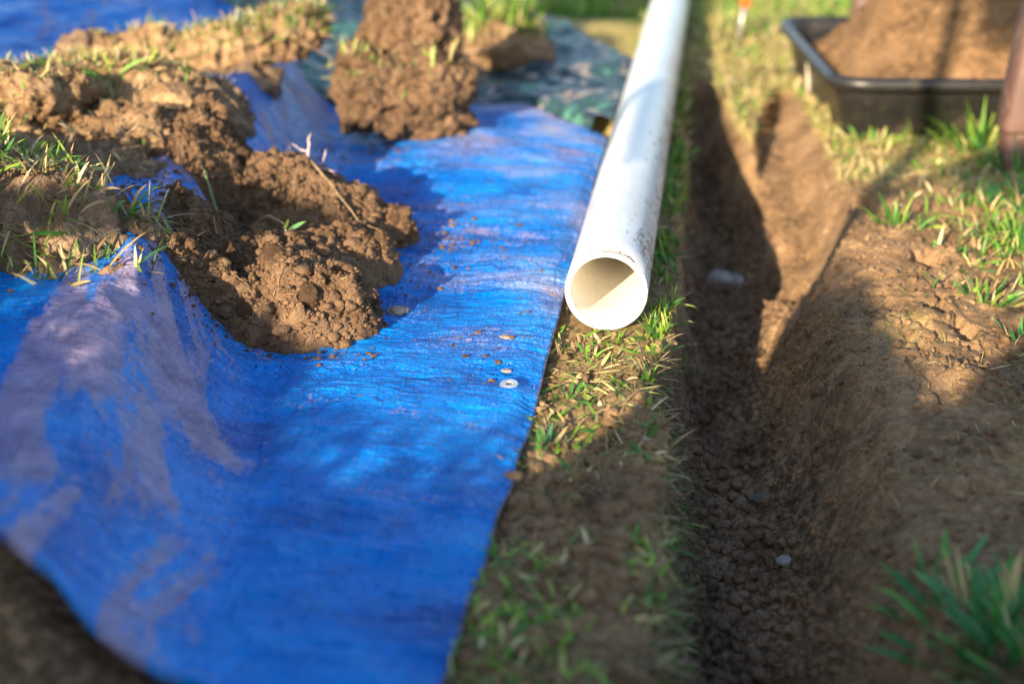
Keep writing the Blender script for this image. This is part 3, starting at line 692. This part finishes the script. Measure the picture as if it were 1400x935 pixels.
def turf(parent, Ps, n, seed, L, zmin=.45, green=.4, dens=None, name='turf', wd=(.002, .0045), lean=(.3, 1.9)):
    P_ = top_points(Ps, n, seed, zmin, dens); r = np.random.default_rng(seed + 1)
    c_ = np.where((r.uniform(0, 1, n) < green)[:, None], pick(GREENS, n, r), pick(STRAWS, n, r))
    o = blades(name, P_ - (0, 0, .002), r.uniform(L * .3, L, n), r.uniform(*wd, n), c_, seed, lean, parent=parent); o['kind'] = 'stuff'
    return o
def twig(parent, pts, r0, mat=None, name='root', wig=.002, seed=0):
    pts = np.array(pts, float); t_ = np.linspace(0, 1, len(pts)); k = np.linspace(0, 1, max(8, len(pts) * 5))
    p = np.stack([np.interp(k, t_, pts[:, j]) for j in range(3)], 1)
    for _ in range(2): p[1:-1] = (p[:-2] + p[1:-1] * 2 + p[2:]) / 4
    r = np.random.default_rng(seed + 300); p += np.cumsum(r.normal(0, wig * .4, p.shape), 0) * np.sin(np.pi * k)[:, None]
    return tube(p, r0 * (1 - .6 * k) * r.uniform(.75, 1.25, len(k)), 6, mat or M_ROOT, name, parent)
def roots(parent, Ps, n, seed, L=.035, mat=None):
    """fine roots hanging out of the broken faces"""
    r = np.random.default_rng(seed); A_ = np.concatenate(Ps); c0 = A_.mean(0)
    for k in range(n):
        p = A_[r.integers(0, len(A_))]; d = p - c0; d /= np.linalg.norm(d); e = p + d * L * r.uniform(.4, 1) + (0, 0, -L * r.uniform(0, .6))
        twig(parent, [p - d * .004, (p + e) / 2 + r.normal(0, .004, 3), e], r.uniform(.0006, .0013), mat, seed=seed * 31 + k)
def fuzz(parent, Ps, n, seed, L=.026):
    """torn rootlets and dead stems bristling out of the broken soil"""
    r = np.random.default_rng(seed); A_ = np.concatenate(Ps); p = A_[r.integers(0, len(A_), n)]
    pal = np.array([(.40, .29, .16), (.28, .19, .11), (.55, .43, .26), (.20, .13, .08)])
    o = blades('rootlets', p, r.uniform(L * .25, L, n), r.uniform(.0005, .0016, n), pick(pal, n, r), seed, (.3, 2.3), mat=M_STRAW, parent=parent); o['kind'] = 'stuff'; return o
def bigblade(parent, root, az, L, w_, col, lean=.5, curl=.8, name='blade', seed=1):
    o = blades(name, np.array([root]), L, w_, np.array([col]), seed, (lean, lean + .01), parent=parent, az=np.array([az])); return o

GA = (.30, .42, .06); GB = (.12, .32, .04)
# A: far slab of turf
A0 = empty('sod_clod', (-1.03, 2.72, .10), 'long broken slab of turf behind the others, its sunlit cut face to the camera', 'sod clod', 'lifted sods on the blue tarp')
Ps = []
for k, (lc, rd_, rt, mt) in enumerate([((-.085, -.01, .055), (.12, .085, .062), (0, .05, .2), M_SAND), ((.06, .03, .075), (.12, .075, .05), (0, -.20, .25), M_SAND), ((.17, .10, .10), (.105, .075, .042), (.1, -.25, .5), M_SOIL), ((-.22, .04, .055), (.055, .06, .042), (0, 0, 0), M_SOILD), ((.10, -.01, .02), (.085, .06, .05), (0, 0, .4), M_SOILD)]):
    Ps.append(soil_lump(A0, lc, rd_, 100 + k, rt, mt, 6 if k < 3 else 5)[1])
turf(A0, Ps, 1100, 110, .045, .55, .45, dens=lambda a: np.clip(.1 + (a[:, 0] + .15) * 4 + (a[:, 1]) * 3, .05, 1))
roots(A0, Ps, 14, 111)
fuzz(A0, Ps, 900, 801)
twig(A0, [(.21, .06, .10), (.25, .03, .095), (.30, .0, .075)], .0016, seed=1)
sp = empty('grass_sprig', (-.772, 2.86, .125), 'pale sprig of grass held out on a runner right of the farthest sod', 'sprig')
for k, (a, l, le) in enumerate([(1.2, .03, .2), (2.4, .022, .7), (.2, .03, .6), (4.5, .018, 1.4)]): bigblade(sp, (0, 0, 0), a, l, .005, GA if k % 2 else (.5, .45, .2), le, name='blade', seed=k)
twig(sp, [(-.075, .0, .005), (-.03, -.005, .0), (0, 0, 0)], .0014, seed=5, name='runner')

# B: middle sod with the round plate
B0 = empty('sod_clod', (-.945, 2.26, .085), 'sunlit middle sod with a rounded plate of soil jutting to the right', 'sod clod', 'lifted sods on the blue tarp')
Ps = []
for k, (lc, rd_, rt, mt, lv) in enumerate([((-.13, -.16, .045), (.12, .10, .07), (0, 0, .2), M_SOIL, 6), ((.035, -.10, .045), (.10, .10, .065), (0, 0, .1), M_SOIL, 6), ((-.10, .07, .085), (.15, .12, .055), (.08, 0, .1), M_SAND, 6), ((.015, .09, .07), (.11, .10, .055), (0, .1, 0), M_SOIL, 6), ((.085, .10, .04), (.06, .10, .065), (0, 0, 0), M_SOILD, 6), ((.0, -.25, .025), (.11, .09, .06), (.2, 0, .3), M_SOILD, 6), ((-.14, -.10, .115), (.10, .10, .05), (0, 0, .1), M_SOIL, 6), ((-.11, -.36, .045), (.13, .11, .065), (0, .1, .3), M_SOILD, 6), ((.10, -.31, .015), (.085, .10, .048), (0, .1, .2), M_SOILD, 6)]):
    Ps.append(soil_lump(B0, lc, rd_, 120 + k, rt, mt, lv)[1])
pt, Pq = soil_lump(B0, (.075, -.03, .095), (.058, .040, .034), 129, (.35, .25, -.5), M_SAND, 6, amp=.16, crumb=.003, name='soil_plate', rough=.3); pt['label'] = 'smooth rounded pale plate of soil'
soil_lump(B0, (.10, -.05, .035), (.022, .018, .018), 130, mat=M_SOILD, level=5, amp=.2, crumb=.003, name='soil_lump')
turf(B0, Ps, 2400, 131, .036, .5, .3, dens=lambda a: np.clip(.15 - (a[:, 0] - .02) * 5 + a[:, 1] * 3, .03, 1))
roots(B0, Ps, 22, 132, .04)
fuzz(B0, Ps, 1500, 802)
for k, (p_, a, l, w_, le) in enumerate([((-.035, .02, .135), .3, .06, .009, .9), ((-.05, .03, .13), 2.6, .05, .006, .4), ((-.02, .05, .13), 1.8, .055, .005, .3), ((-.26, .05, .09), 2.6, .07, .008, .5), ((-.24, .05, .09), 2.2, .05, .006, .3), ((.0, .05, .135), .9, .05, .006, .5)]): bigblade(B0, p_, a, l, w_, GA if k % 2 else (.25, .42, .10), le, seed=40 + k)
twig(B0, [(.10, .10, .11), (.15, .05, .085), (.20, -.01, .05)], .0014, seed=7)
# hanging withered stalk in front
for k, (a, l) in enumerate([(4.0, .035), (5.0, .03), (.2, .025), (3.3, .03)]): bigblade(B0, (-.015, -.22, .09), a, l, .006, (.58, .48, .28), .6, seed=60 + k)
twig(B0, [(-.015, -.22, .09), (-.02, -.235, .06), (-.012, -.24, .02)], .004, M_ROOT, 'withered_stalk', seed=9)

# E: nearest sod at the left edge, in shade
E0 = empty('sod_clod', (-.905, 1.63, .09), 'nearest sod at the left edge with long green blades, mostly in shade', 'sod clod', 'lifted sods on the blue tarp')
Ps = []
for k, (lc, rd_, rt, mt) in enumerate([((-.06, .04, .03), (.13, .11, .065), (0, .1, .1), M_SOILD), ((.07, .02, .02), (.09, .08, .045), (0, .25, 0), M_SOILD), ((-.05, -.12, .035), (.09, .09, .06), (0, 0, .2), M_SOILD), ((.13, -.04, .0), (.05, .06, .022), (0, .2, .6), M_SOILD)]):
    Ps.append(soil_lump(E0, lc, rd_, 140 + k, rt, mt, 6 if k < 3 else 5)[1])
turf(E0, Ps, 1500, 145, .045, .35, .42)
roots(E0, Ps, 22, 146, .05)
fuzz(E0, Ps, 900, 803)
for k in range(16):
    r = random.Random(k); bigblade(E0, (-.05 + r.uniform(-.05, .05), -.03 + r.uniform(-.05, .05), .085 + r.uniform(-.01, .01)), r.uniform(-1, 3.6), r.uniform(.05, .1), r.uniform(.006, .011), (GA, GB, (.25, .45, .15))[k % 3], r.uniform(.2, 1.1), seed=70 + k)

E0.scale = (1.4, 1.4, 1.65)
# D: rounded pair of lumps in the background
D0 = empty('sod_clod', (-.595, 2.70, .03), 'big rounded double lump of soil standing on the far end of the tarp', 'sod clod', 'lifted sods on the blue tarp')
Ps = []
for k, (lc, rd_, rt) in enumerate([((-.05, -.02, .085), (.10, .10, .085), (0, 0, 0)), ((.05, .04, .10), (.11, .11, .09), (0, 0, .5)), ((-.0, .12, .20), (.115, .10, .095), (0, 0, .2)), ((-.10, .03, .13), (.055, .06, .05), (0, 0, 0)), ((.05, .03, .03), (.10, .08, .045), (0, 0, 0))]):
    Ps.append(soil_lump(D0, lc, rd_, 160 + k, rt, M_HEAP, 6 if k < 3 else 5, amp=.42, crumb=.006, cs=70, rough=1.0)[1])
turf(D0, Ps, 220, 165, .035, .35, .2, dens=lambda a: np.clip(.2 - a[:, 1] * 3, .02, 1))
roots(D0, Ps, 14, 166, .05)
fuzz(D0, Ps, 600, 804)
for k, (p_, a, l) in enumerate([((-.13, .0, .16), 2.2, .04), ((-.10, -.02, .165), 1.2, .04), ((-.07, -.05, .16), 1.0, .035), ((.11, -.0, .15), .6, .06), ((.08, -.05, .15), 1.4, .05)]):
    for j in range(3): bigblade(D0, p_, a + j * .5, l, .007, (GA, (.55, .45, .22))[(k + j) % 2], .2 + .25 * j, seed=200 + k * 3 + j)
D0.scale = (.87, .87, .95); D0.location.x = -.585
# F: grassy clod behind
F0_ = empty('sod_clod', (-.50, 3.42, .03), 'grass topped clod on the camouflage sheet right of the double lump', 'sod clod', 'lifted sods on the blue tarp')
Ps = [soil_lump(F0_, (0, 0, .05), (.10, .09, .07), 180, mat=M_SOIL)[1], soil_lump(F0_, (.07, .03, .04), (.07, .07, .05), 181, mat=M_SOILD, level=5)[1]]
turf(F0_, Ps, 500, 182, .07, .6, .8, lean=(.1, .8), wd=(.004, .007))
twig(F0_, [(-.06, -.12, .055), (.02, -.14, .07), (.10, -.15, .10)], .004, seed=11, name='stalk')

# ------------------------------------------------------------------ crumbly heap
HC = np.array((-.60, 1.93))
def heap_h(x, y):
    """height of the heap above the tarp"""
    s = 0
    for cx_, cy_, rx, ry, ang, h in ((-.525, 1.715, .12, .115, .1, .055), (-.62, 1.84, .12, .14, .2, .055), (-.64, 2.11, .155, .13, -.15, .082), (-.545, 2.08, .09, .10, 0, .055), (-.74, 2.14, .10, .15, .2, .07), (-.475, 2.07, .045, .05, 0, .028), (-.60, 1.70, .08, .08, 0, .04), (-.535, 1.90, .11, .13, 0, .038)):
        dx, dy = x - cx_, y - cy_; a, b_ = dx * math.cos(ang) + dy * math.sin(ang), -dx * math.sin(ang) + dy * math.cos(ang)
        e = np.clip(1 - (a / rx) ** 2 - (b_ / ry) ** 2, 0, 1) ** 1.0 * h * 1.04
        s = np.maximum(s, e) + .25 * np.minimum(s, e)
    return s
def heap_top(x, y):
    h = heap_h(x + .020 * fbm(x * 24, y * 24, s=401), y + .020 * fbm(x * 24 + 9, y * 24, s=402))
    k = np.clip(h / .02, 0, 1)
    l1, _, i1 = lumps2(x * 42, y * 42, s=411); l2, _, i2 = lumps2(x * 85 + 3, y * 85, s=412); l3, _, _ = lumps2(x * 170, y * 170, s=413)
    rel = .032 * fbm(x * 14, y * 14, s=420, o=4, g=.6) + .011 * l1 * (i1 > .5) + .007 * l2 + .0045 * l3 + .006 * fbm(x * 90, y * 90, s=421, o=2)
    return tarp_z(x, y) + h + k * rel - .004 * (1 - k), h
hx = np.arange(-.90, -.36, .0024); hy = np.arange(1.54, 2.36, .0027); GX, GY = np.meshgrid(hx, hy)
hz, hh = heap_top(GX.ravel(), GY.ravel()); hz = np.where(hh <= .0005, hz - .03, hz)
F = grid_faces(len(hy), len(hx)); keepf = (hh[F] > .0005).any(1); F = F[keepf]; used = np.unique(F); mp_ = np.full(len(hz), -1); mp_[used] = np.arange(len(used))
heap = empty('soil_heap', (HC[0], HC[1], 0), 'crumbly brown heap of dug soil lying on the middle of the blue tarp', 'soil heap')
off = np.array((HC[0], HC[1], 0))
link('heaped_soil', mesh_np('heaped_soil', np.stack([GX.ravel(), GY.ravel(), hz], 1)[used] - off, mp_[F], M_HEAP), heap)
rh = np.random.default_rng(77); px = rh.uniform(-.90, -.36, 60000); py = rh.uniform(1.54, 2.36, 60000); h = heap_h(px, py)
k = h > .001; px, py = px[k], py[k]
def heap_pts(a, b_): z_, _ = heap_top(px[a:b_], py[a:b_]); return np.stack([px[a:b_], py[a:b_], z_], 1) - off
r1 = .0014 + .0036 * rh.power(.22, 13000); P = heap_pts(0, 13000); P[:, 2] += r1 * .3
crumbs('fine_crumbs', P, r1, M_HEAP, 78, heap)
r2 = .0024 + .0066 * rh.power(.14, 2000); P = heap_pts(13000, 15000); P[:, 2] += r2 * .05; bg_ = r2 > .0060
crumbs('coarse_crumbs', P[~bg_], r2[~bg_], M_HEAP, 79, heap, level=2)
crumbs('coarse_crumbs', P[bg_], r2[bg_], M_HEAP, 80, heap, level=3)
# bigger lumps one can pick out
lumps_m = []
for k in range(6):
    Vl = LV5; o3 = rh.uniform(-30, 30, 3)
    d = 1 + .45 * fbm(*(Vl * 1.3 + o3).T, s=k, o=4, g=.6) + .30 * (lumps3(Vl * 2.6 + o3, k) - .4) + .14 * (lumps3(Vl * 6 + o3, k) - .4)
    lumps_m.append(mesh_np('lump', Vl * d[:, None], LF5, M_HEAP))
spots = [(-.475, 2.10, .022), (-.49, 2.05, .017), (-.46, 2.06, .013), (-.50, 2.14, .016), (-.64, 2.21, .022), (-.60, 2.20, .020), (-.68, 2.22, .020), (-.67, 1.80, .022), (-.63, 1.755, .020), (-.70, 1.84, .018), (-.585, 1.68, .019), (-.54, 1.66, .024), (-.49, 1.66, .017), (-.50, 1.73, .018), (-.56, 1.75, .020), (-.47, 1.72, .014), (-.62, 1.69, .016), (-.60, 1.83, .015), (-.53, 1.80, .013), (-.75, 2.05, .018), (-.72, 2.12, .016), (-.55, 2.15, .014), (-.57, 2.02, .013), (-.66, 1.90, .014), (-.425, 1.735, .010), (-.51, 1.62, .014), (-.57, 1.64, .012)]
for k, (a, b_, r) in enumerate(spots[::2]):
    r *= .8
    z_, _ = heap_top(np.array([a]), np.array([b_]))
    o = link('soil_lump', lumps_m[k % 6], heap); o.location = (a - off[0], b_ - off[1], z_[0] - r * .35); o.scale = (r, r * rh.uniform(.8, 1.15), r * rh.uniform(.7, .95)); o.rotation_euler = rh.uniform(0, 6.28, 3)
def hp3(a, b_, dz): return (a - off[0], b_ - off[1], float(heap_top(np.array([a]), np.array([b_]))[0][0]) + dz)
# runner crossing the heap, side root, pale roots at the top
twig(heap, [hp3(-.745, 2.01, .012), hp3(-.71, 1.98, .014), hp3(-.68, 1.965, .016)], .0022, simple('green_runner', (.22, .28, .10), .6), 'runner', seed=21)
twig(heap, [hp3(-.68, 1.965, .016), hp3(-.64, 1.93, .02), hp3(-.61, 1.89, .018), hp3(-.58, 1.865, .016)], .0035, M_ROOT, 'runner', seed=22, wig=.001)
twig(heap, [hp3(-.60, 2.09, .006), hp3(-.55, 2.04, .008), hp3(-.51, 1.99, .008), hp3(-.465, 1.955, .006)], .0018, M_ROOT, 'root', seed=23)
twig(heap, [hp3(-.625, 2.16, .0), hp3(-.622, 2.16, .025), hp3(-.618, 2.16, .048)], .0022, M_PALEROOT, 'root', seed=24)
twig(heap, [hp3(-.615, 2.15, .0), hp3(-.60, 2.15, .02), hp3(-.592, 2.15, .038)], .0018, M_PALEROOT, 'root', seed=25)
twig(heap, [hp3(-.622, 2.16, .018), hp3(-.635, 2.16, .016), hp3(-.65, 2.16, .018)], .0016, M_PALEROOT, 'root', seed=26)
twig(heap, [hp3(-.605, 2.14, .006), hp3(-.59, 2.13, .012), hp3(-.575, 2.13, .014)], .0024, M_PALEROOT, 'root', seed=27)
fuzz(heap, [heap_pts(0, 9000)], 900, 805, .02)
for k in range(34):
    a, b_ = px[9000 + k * 7], py[9000 + k * 7]; an = rh.uniform(0, 6.28); l = rh.uniform(.01, .03)
    twig(heap, [hp3(a, b_, .002), hp3(a + l * .5 * math.cos(an), b_ + l * .5 * math.sin(an), .007), hp3(a + l * math.cos(an), b_ + l * math.sin(an), .004)], rh.uniform(.0005, .0011), M_ROOT, seed=k + 500)
for k, (a, b_, az, l, w_, le, cl) in enumerate([(-.575, 1.87, .35, .028, .008, 1.1, (.20, .48, .16)), (-.58, 1.865, 1.1, .016, .006, .7, GA), (-.578, 1.86, 5.2, .014, .005, 1.1, (.7, .7, .5)), (-.69, 1.965, 1.4, .022, .006, .35, (.45, .5, .08)), (-.67, 1.955, .4, .024, .005, .8, (.4, .42, .15)), (-.685, 1.96, 2.8, .018, .004, .9, GA), (-.425, 1.765, .55, .062, .007, .35, (.10, .16, .05)), (-.455, 1.77, 2.9, .03, .004, 1.3, (.3, .4, .1))]):
    bigblade(heap, hp3(a, b_, .008), az, l, w_, cl, le, seed=600 + k)

# spilt crumbs on the tarp around heap and sods
rs = np.random.default_rng(91); a_ = []
for cx_, cy_, sx, sy, n in ((-.44, 2.05, .05, .10, 500), (-.42, 1.80, .03, .06, 120), (-.39, 2.05, .05, .08, 160), (-.80, 1.88, .04, .06, 320), (-.79, 1.80, .05, .05, 260), (-.62, 1.70, .10, .10, 200), (-.60, 2.62, .10, .07, 450), (-.35, 2.3, .12, .3, 260), (-.27, 1.62, .05, .10, 60), (-.72, 2.25, .04, .10, 300), (-.50, 1.60, .07, .03, 90), (-.66, 1.70, .035, .06, 500), (-.60, 1.62, .05, .03, 220), (-.47, 1.60, .06, .02, 110), (-.72, 1.82, .03, .06, 300)):
    a_.append(np.stack([rs.normal(cx_, sx, n), rs.normal(cy_, sy, n)], 1))
a_ = np.concatenate(a_); a_ = a_[a_[:, 0] < -.20]; rr_ = .0007 + .0042 * rs.power(.15, len(a_))
crumbs('spilt_crumbs', np.stack([a_[:, 0], a_[:, 1], tarp_z(a_[:, 0], a_[:, 1]) + rr_ * .3], 1), rr_, M_HEAP, 92, squash=.7)
tag(bpy.data.objects['spilt_crumbs'], 'small crumbs of soil spilt over the blue tarp', 'soil crumbs', kind='stuff')
M_PAT = soil_material('mud_pat', (.30, .23, .19), (.45, .35, .29), (.55, .44, .37))
# flat mud pats near the eyelet, individually
for k, (a, b_, r, sq, lab) in enumerate([(-.222, 1.578, .0055, .3, 'widest tan mud pat just beyond the metal eyelet'), (-.40, 1.775, .008, .6, 'loose crumb lying right of the heap\'s drooping blade'), (-.238, 1.68, .0045, .35, 'tan mud pat on the tarp left of the pipe mouth')]):
    Vp, Fp = lump_cloud(np.zeros((1, 3)), np.array([r]), 3, 700 + k, 1); Vp[:, 2] *= sq * .7; Vp[:, 0] *= 1.2
    o = link('mud_pat', mesh_np('mud_pat', Vp, Fp, M_PAT)); o.location = (a, b_, float(tarp_z(np.array([a]), np.array([b_]))[0]) + .001); tag(o, lab, 'mud pat', 'mud pats on the tarp')

# ------------------------------------------------------------------ stones in the trench
def stone(x, y, r, sc_, label, seed, mat=M_STONE, group='stones in the trench'):
    Vp, Fp = lump_cloud(np.zeros((1, 3)), np.array([r]), 3, seed, 1); Vp *= np.array(sc_)
    o = link('stone', mesh_np('stone', Vp, Fp, mat)); o.location = (x, y, float(gz(np.array([x]), np.array([y]))[0]) + r * .3); tag(o, label, 'stone', group)
M_DSTONE = simple('grey_stone', (.15, .135, .12), .85, var=.5, nscale=90, bump=.8)
stone(.048, 2.55, .017, (1.1, .8, .7), 'larger pale stone half way down the shaded trench', 31)
stone(.078, 2.56, .013, (1.3, .8, .7), 'smaller pale stone touching the larger pale one in the trench', 32)
stone(.103, 1.652, .008, (1.5, .75, .5), 'angular grey stone in the middle of the near trench floor', 33, M_DSTONE)
stone(.124, 1.484, .008, (1.7, .8, .5), 'flat pale stone on the right of the near trench floor', 34)
stone(.065, 1.76, .009, (1.2, 1, .8), 'rusty brown pebble on the trench floor', 36, M_SAND)

# ------------------------------------------------------------------ black tub of soil
TUB = empty('mixing_tub', (.285, 2.90, 0), 'black plastic tub heaped with sandy soil on the grass at upper right', 'tub')
TUB.rotation_euler = (0, 0, R(6))
W_, L_, H_ = .62, .70, .122
def rrect(x0, x1, y0, y1, r, z, n=8):
    out = []
    for cx_, cy_, a0 in ((x1 - r, y1 - r, 0), (x0 + r, y1 - r, 90), (x0 + r, y0 + r, 180), (x1 - r, y0 + r, 270)):
        for k in range(n + 1):
            a = R(a0 + 90 * k / n); out.append((cx_ + r * math.cos(a), cy_ + r * math.sin(a), z))
    return out
def loft(loops, close_first=False, close_last=False):
    n = len(loops[0]); V = np.array([p for l in loops for p in l]); F = [(i * n + k, i * n + (k + 1) % n, (i + 1) * n + (k + 1) % n, (i + 1) * n + k) for i in range(len(loops) - 1) for k in range(n)]
    Fs = [np.array(F)]
    if close_first: V = np.vstack([V, V[:n].mean(0)]); Fs.append(np.array([(len(V) - 1, (k + 1) % n, k) for k in range(n)]))
    if close_last:
        V = np.vstack([V, V[(len(loops) - 1) * n:len(loops) * n].mean(0)]); b0 = (len(loops) - 1) * n; Fs.append(np.array([(len(V) - 1, b0 + k, b0 + (k + 1) % n) for k in range(n)]))
    return V, Fs
def tl(o_, z, r): return rrect(-o_, W_ + o_, -o_, L_ + o_, r, z)
V, Fs = loft([tl(-.006, 0.001, .05), tl(0, .006, .055), tl(.012, H_ * .62, .06), tl(.016, H_ * .64, .062), tl(.020, H_ - .012, .066)], close_first=True)
link('tub_body', mesh_np('tub_body', V, Fs, M_TUB), TUB)
V, Fs = loft([tl(.018, H_ - .014, .066), tl(.038, H_ - .018, .08), tl(.044, H_ - .008, .083), tl(.043, H_ + .003, .082), tl(.034, H_ + .010, .076), tl(.018, H_ + .001, .066), tl(.016, H_ - .02, .064), tl(0.0, .01, .055)])
link('tub_rim', mesh_np('tub_rim', V, Fs, M_TUB), TUB)
# ribs on the front wall
# soil inside
sx = np.linspace(.012, W_ - .012, 150); sy = np.linspace(.012, L_ - .012, 150); GX, GY = np.meshgrid(sx, sy); x_, y_ = GX.ravel(), GY.ravel()
e = np.minimum(np.minimum(x_, W_ - x_), np.minimum(y_, L_ - y_))
z_ = .070 + .30 * np.exp(-(((x_ - .30) / .21) ** 2 + ((y_ - .34) / .24) ** 2)) * sst(e / .12) + .02 * sst(e / .05)
z_ += .01 * fbm(x_ * 12, y_ * 12, s=501) + .006 * lumps2(x_ * 50, y_ * 50, s=502)[0] + .003 * lumps2(x_ * 110, y_ * 110, s=503)[0]
z_ -= .03 * sst((.10 - x_) / .08) * sst((y_ - .4) / .2)
link('soil_fill', mesh_np('soil_fill', np.stack([x_, y_, z_], 1), grid_faces(150, 150), M_FILL), TUB)
rt = np.random.default_rng(95); n = 1600; ix = rt.integers(0, len(x_), n); r_ = .002 + .008 * rt.power(.25, n)
crumbs('soil_crumbs', np.stack([x_[ix], y_[ix], z_[ix] + r_ * .3], 1), r_, M_FILL, 96, TUB)

# leaning pale stick, marker stake, brown posts
st = tag(tube([(.236, 3.30, -.01), (.232, 3.33, .06), (.226, 3.345, .112)], [.0045, .004, .004], 8, M_STICK, 'pale_stick'), 'short pale stick leaning against the left side of the tub', 'stick')
fl = empty('marker_stake', (.085, 4.0, 0), 'grey stake with an orange top stuck in the lawn between pipe and tub', 'marker stake')
tube([(-.003, 0, -.03), (.003, .0, .05), (.010, .0, .10)], [.0055, .006, .006], 8, M_WIRE, 'stake', fl)
tube([(.010, 0, .095), (.012, 0, .11), (.016, 0, .16), (.018, 0, .19)], [.008, .013, .017, .018], 10, M_ORANGE, 'orange_cap', fl)
def post(x, y, parts, label):
    e_ = empty('brown_post', (x, y, 0), label, 'post', 'brown posts by the tub')
    for nm, z0, z1, ra, rb, dx in parts:
        V, Fs = loft([rrect(-ra + dx[0], ra + dx[0], -ra, ra, ra * .35, z0, 3), rrect(-ra * 1.0 + dx[0], ra + dx[0], -ra, ra, ra * .35, z0 + .004, 3), rrect(-rb + dx[1], rb + dx[1], -rb, rb, rb * .35, z1, 3)], True, True)
        link(nm, mesh_np(nm, V, Fs, M_BROWN), e_)
post(.60, 2.74, [('foot', -.01, .07, .038, .042, (0, 0)), ('shaft', .071, .95, .050, .028, (0, .05))], 'brown tapered post in front of the tub at the right edge')
post(.435, 4.08, [('shaft', -.01, .95, .045, .040, (0, 0))], 'brown post standing behind the heaped tub')

# ------------------------------------------------------------------ unseen plants added behind the camera to cast the shade
def leafy(name, centers, radii, n, seed, parent, leaf=.03):
    r = np.random.default_rng(seed); c_ = np.array(centers); rd_ = np.array(radii); i = r.integers(0, len(c_), n)
    d = r.normal(size=(n, 3)); d /= np.linalg.norm(d, axis=1)[:, None]; P_ = c_[i] + d * rd_[i] * (r.uniform(.3, 1.05, n) ** .6)[:, None]
    c2 = pick(np.array([(.05, .12, .02), (.07, .16, .03), (.04, .09, .02)]), n, r)
    return blades(name, P_, r.uniform(leaf * .7, leaf * 1.3, n), leaf * .6, c2, seed, (0, 2.6), mat=M_LEAF, parent=parent)
# added hedge, top outline shaped for the foreground shadow edge
HT = [(-3.6, 1.0), (-2.4, .98), (-1.9, .88), (-1.73, .87), (-1.62, .86), (-1.5, .80), (-1.35, .75), (-1.2, .71), (-1.1, .64), (-.92, .60), (-.78, .605), (-.72, .64), (-.69, .80), (-.64, .825), (-.57, .80), (-.49, .73), (-.42, .69), (-.37, .69), (-.345, .76), (-.28, .80), (-.1, .82), (.3, .84), (.8, .84)]
hg = empty('added_hedge', (-1.2, -.55, 0), 'unseen low hedge added behind the camera to cast the foreground shade', 'hedge')
hxs = np.linspace(-3.5, .8, 200); ht = np.interp(hxs, [p[0] for p in HT], [p[1] for p in HT]) - .012; prof = np.linspace(0, 1, 14); V = []
for a, tp in zip(hxs, ht):
    for j, p in enumerate(np.linspace(0, math.pi, 15)):
        zz = tp * min(1, math.sin(p) ** .35) if 0 < j < 14 else 0
        V.append((a + 1.2 , -.0 + .10 - .12 * math.cos(p) * -1 * -1 + .0, zz))
V = np.array(V); V[:, 1] += .02 * fbm(V[:, 0] * 9, V[:, 2] * 9, s=5)
link('hedge_body', mesh_np('hedge_body', V, grid_faces(200, 15), M_HEDGE), hg)
rl = np.random.default_rng(400); n = 9000; a = rl.uniform(-3.5, .8, n); tp = np.interp(a, hxs, ht); P_ = np.stack([a + 1.2, rl.uniform(-.03, .23, n), tp * np.where(rl.uniform(0, 1, n) < .6, 1, rl.uniform(0, 1, n))], 1)
o = blades('leaves', P_, rl.uniform(.012, .028, n), .011, pick(np.array([(.05, .12, .02), (.07, .16, .03)]), n, rl), 401, (0, 1.6), mat=M_LEAF, parent=hg); o['kind'] = 'stuff'
# added tree, out of view: thin trunk throws the long line across bank and tub
yt_ = empty('added_young_tree', (-.69, -.40, 0), 'unseen thin tree added behind the camera to throw shadow lines', 'tree')
tube([(0, 0, 0), (.003, 0, .5), (-.002, 0, 1.0), (0, 0, 1.7), (.01, 0, 2.4)], [.022, .02, .019, .017, .012], 10, M_BARK, 'trunk', yt_)
tube([(0, 0, .93), (.06, .01, 1.0), (.16, .02, 1.03), (.30, .03, 1.06)], [.012, .011, .010, .008], 8, M_BARK, 'branch', yt_)
o = leafy('leaves', [(-.76, .02, .85), (.12, .0, 1.40), (.13, 0, 1.5), (.17, .02, 1.02), (.27, .03, 1.02), (.12, .0, 2.3), (-.1, 0, 2.5)], [(.10, .03, .022), (.08, .05, .08), (.09, .05, .10), (.07, .05, .035), (.10, .06, .05), (.35, .3, .3), (.35, .3, .3)], 3000, 402, yt_); o['kind'] = 'stuff'  # leaf clumps placed to dapple heap, bank and tub
tube([(0, 0, 1.42), (-.2, .01, 1.47), (-.42, .01, 1.42), (-.52, 0, 1.30), (-.545, 0, 1.19)], [.012, .011, .010, .010, .014], 8, M_BARK, 'branch', yt_)
tube([(-.422, 0, .98), (-.50, 0, 1.08), (-.548, 0, 1.17), (-.53, 0, 1.195), (-.47, 0, 1.13), (-.40, 0, 1.06), (-.327, 0, .99)], [.010, .015, .017, .017, .014, .012, .008], 8, M_BARK, 'shadow_loop_branch', yt_)  # loop added to throw the arched shadow on the pipe
# tall tree added out of view on the left to shade the far left tarp
bt = empty('added_shade_tree', (-3.0, -.9, 0), 'unseen leafy tree added behind the camera to shade the far left tarp', 'tree')
tube([(0, 0, 0), (.05, 0, .8), (0, .05, 1.6), (.1, 0, 2.6)], [.10, .085, .07, .04], 12, M_BARK, 'trunk', bt)
cen = []; rdi = []
for k in range(46):
    r = random.Random(900 + k); x_ = r.uniform(-1.4, .75); z0 = 1.53 if x_ > .1 else 1.28
    cen.append((x_, r.uniform(-.3, .35), z0 + .24 + r.uniform(0, 1) ** 1.4 * .9)); rdi.append((.30, .28, .24))
o = leafy('crown', cen, rdi, 26000, 403, bt, .075); o['kind'] = 'stuff'
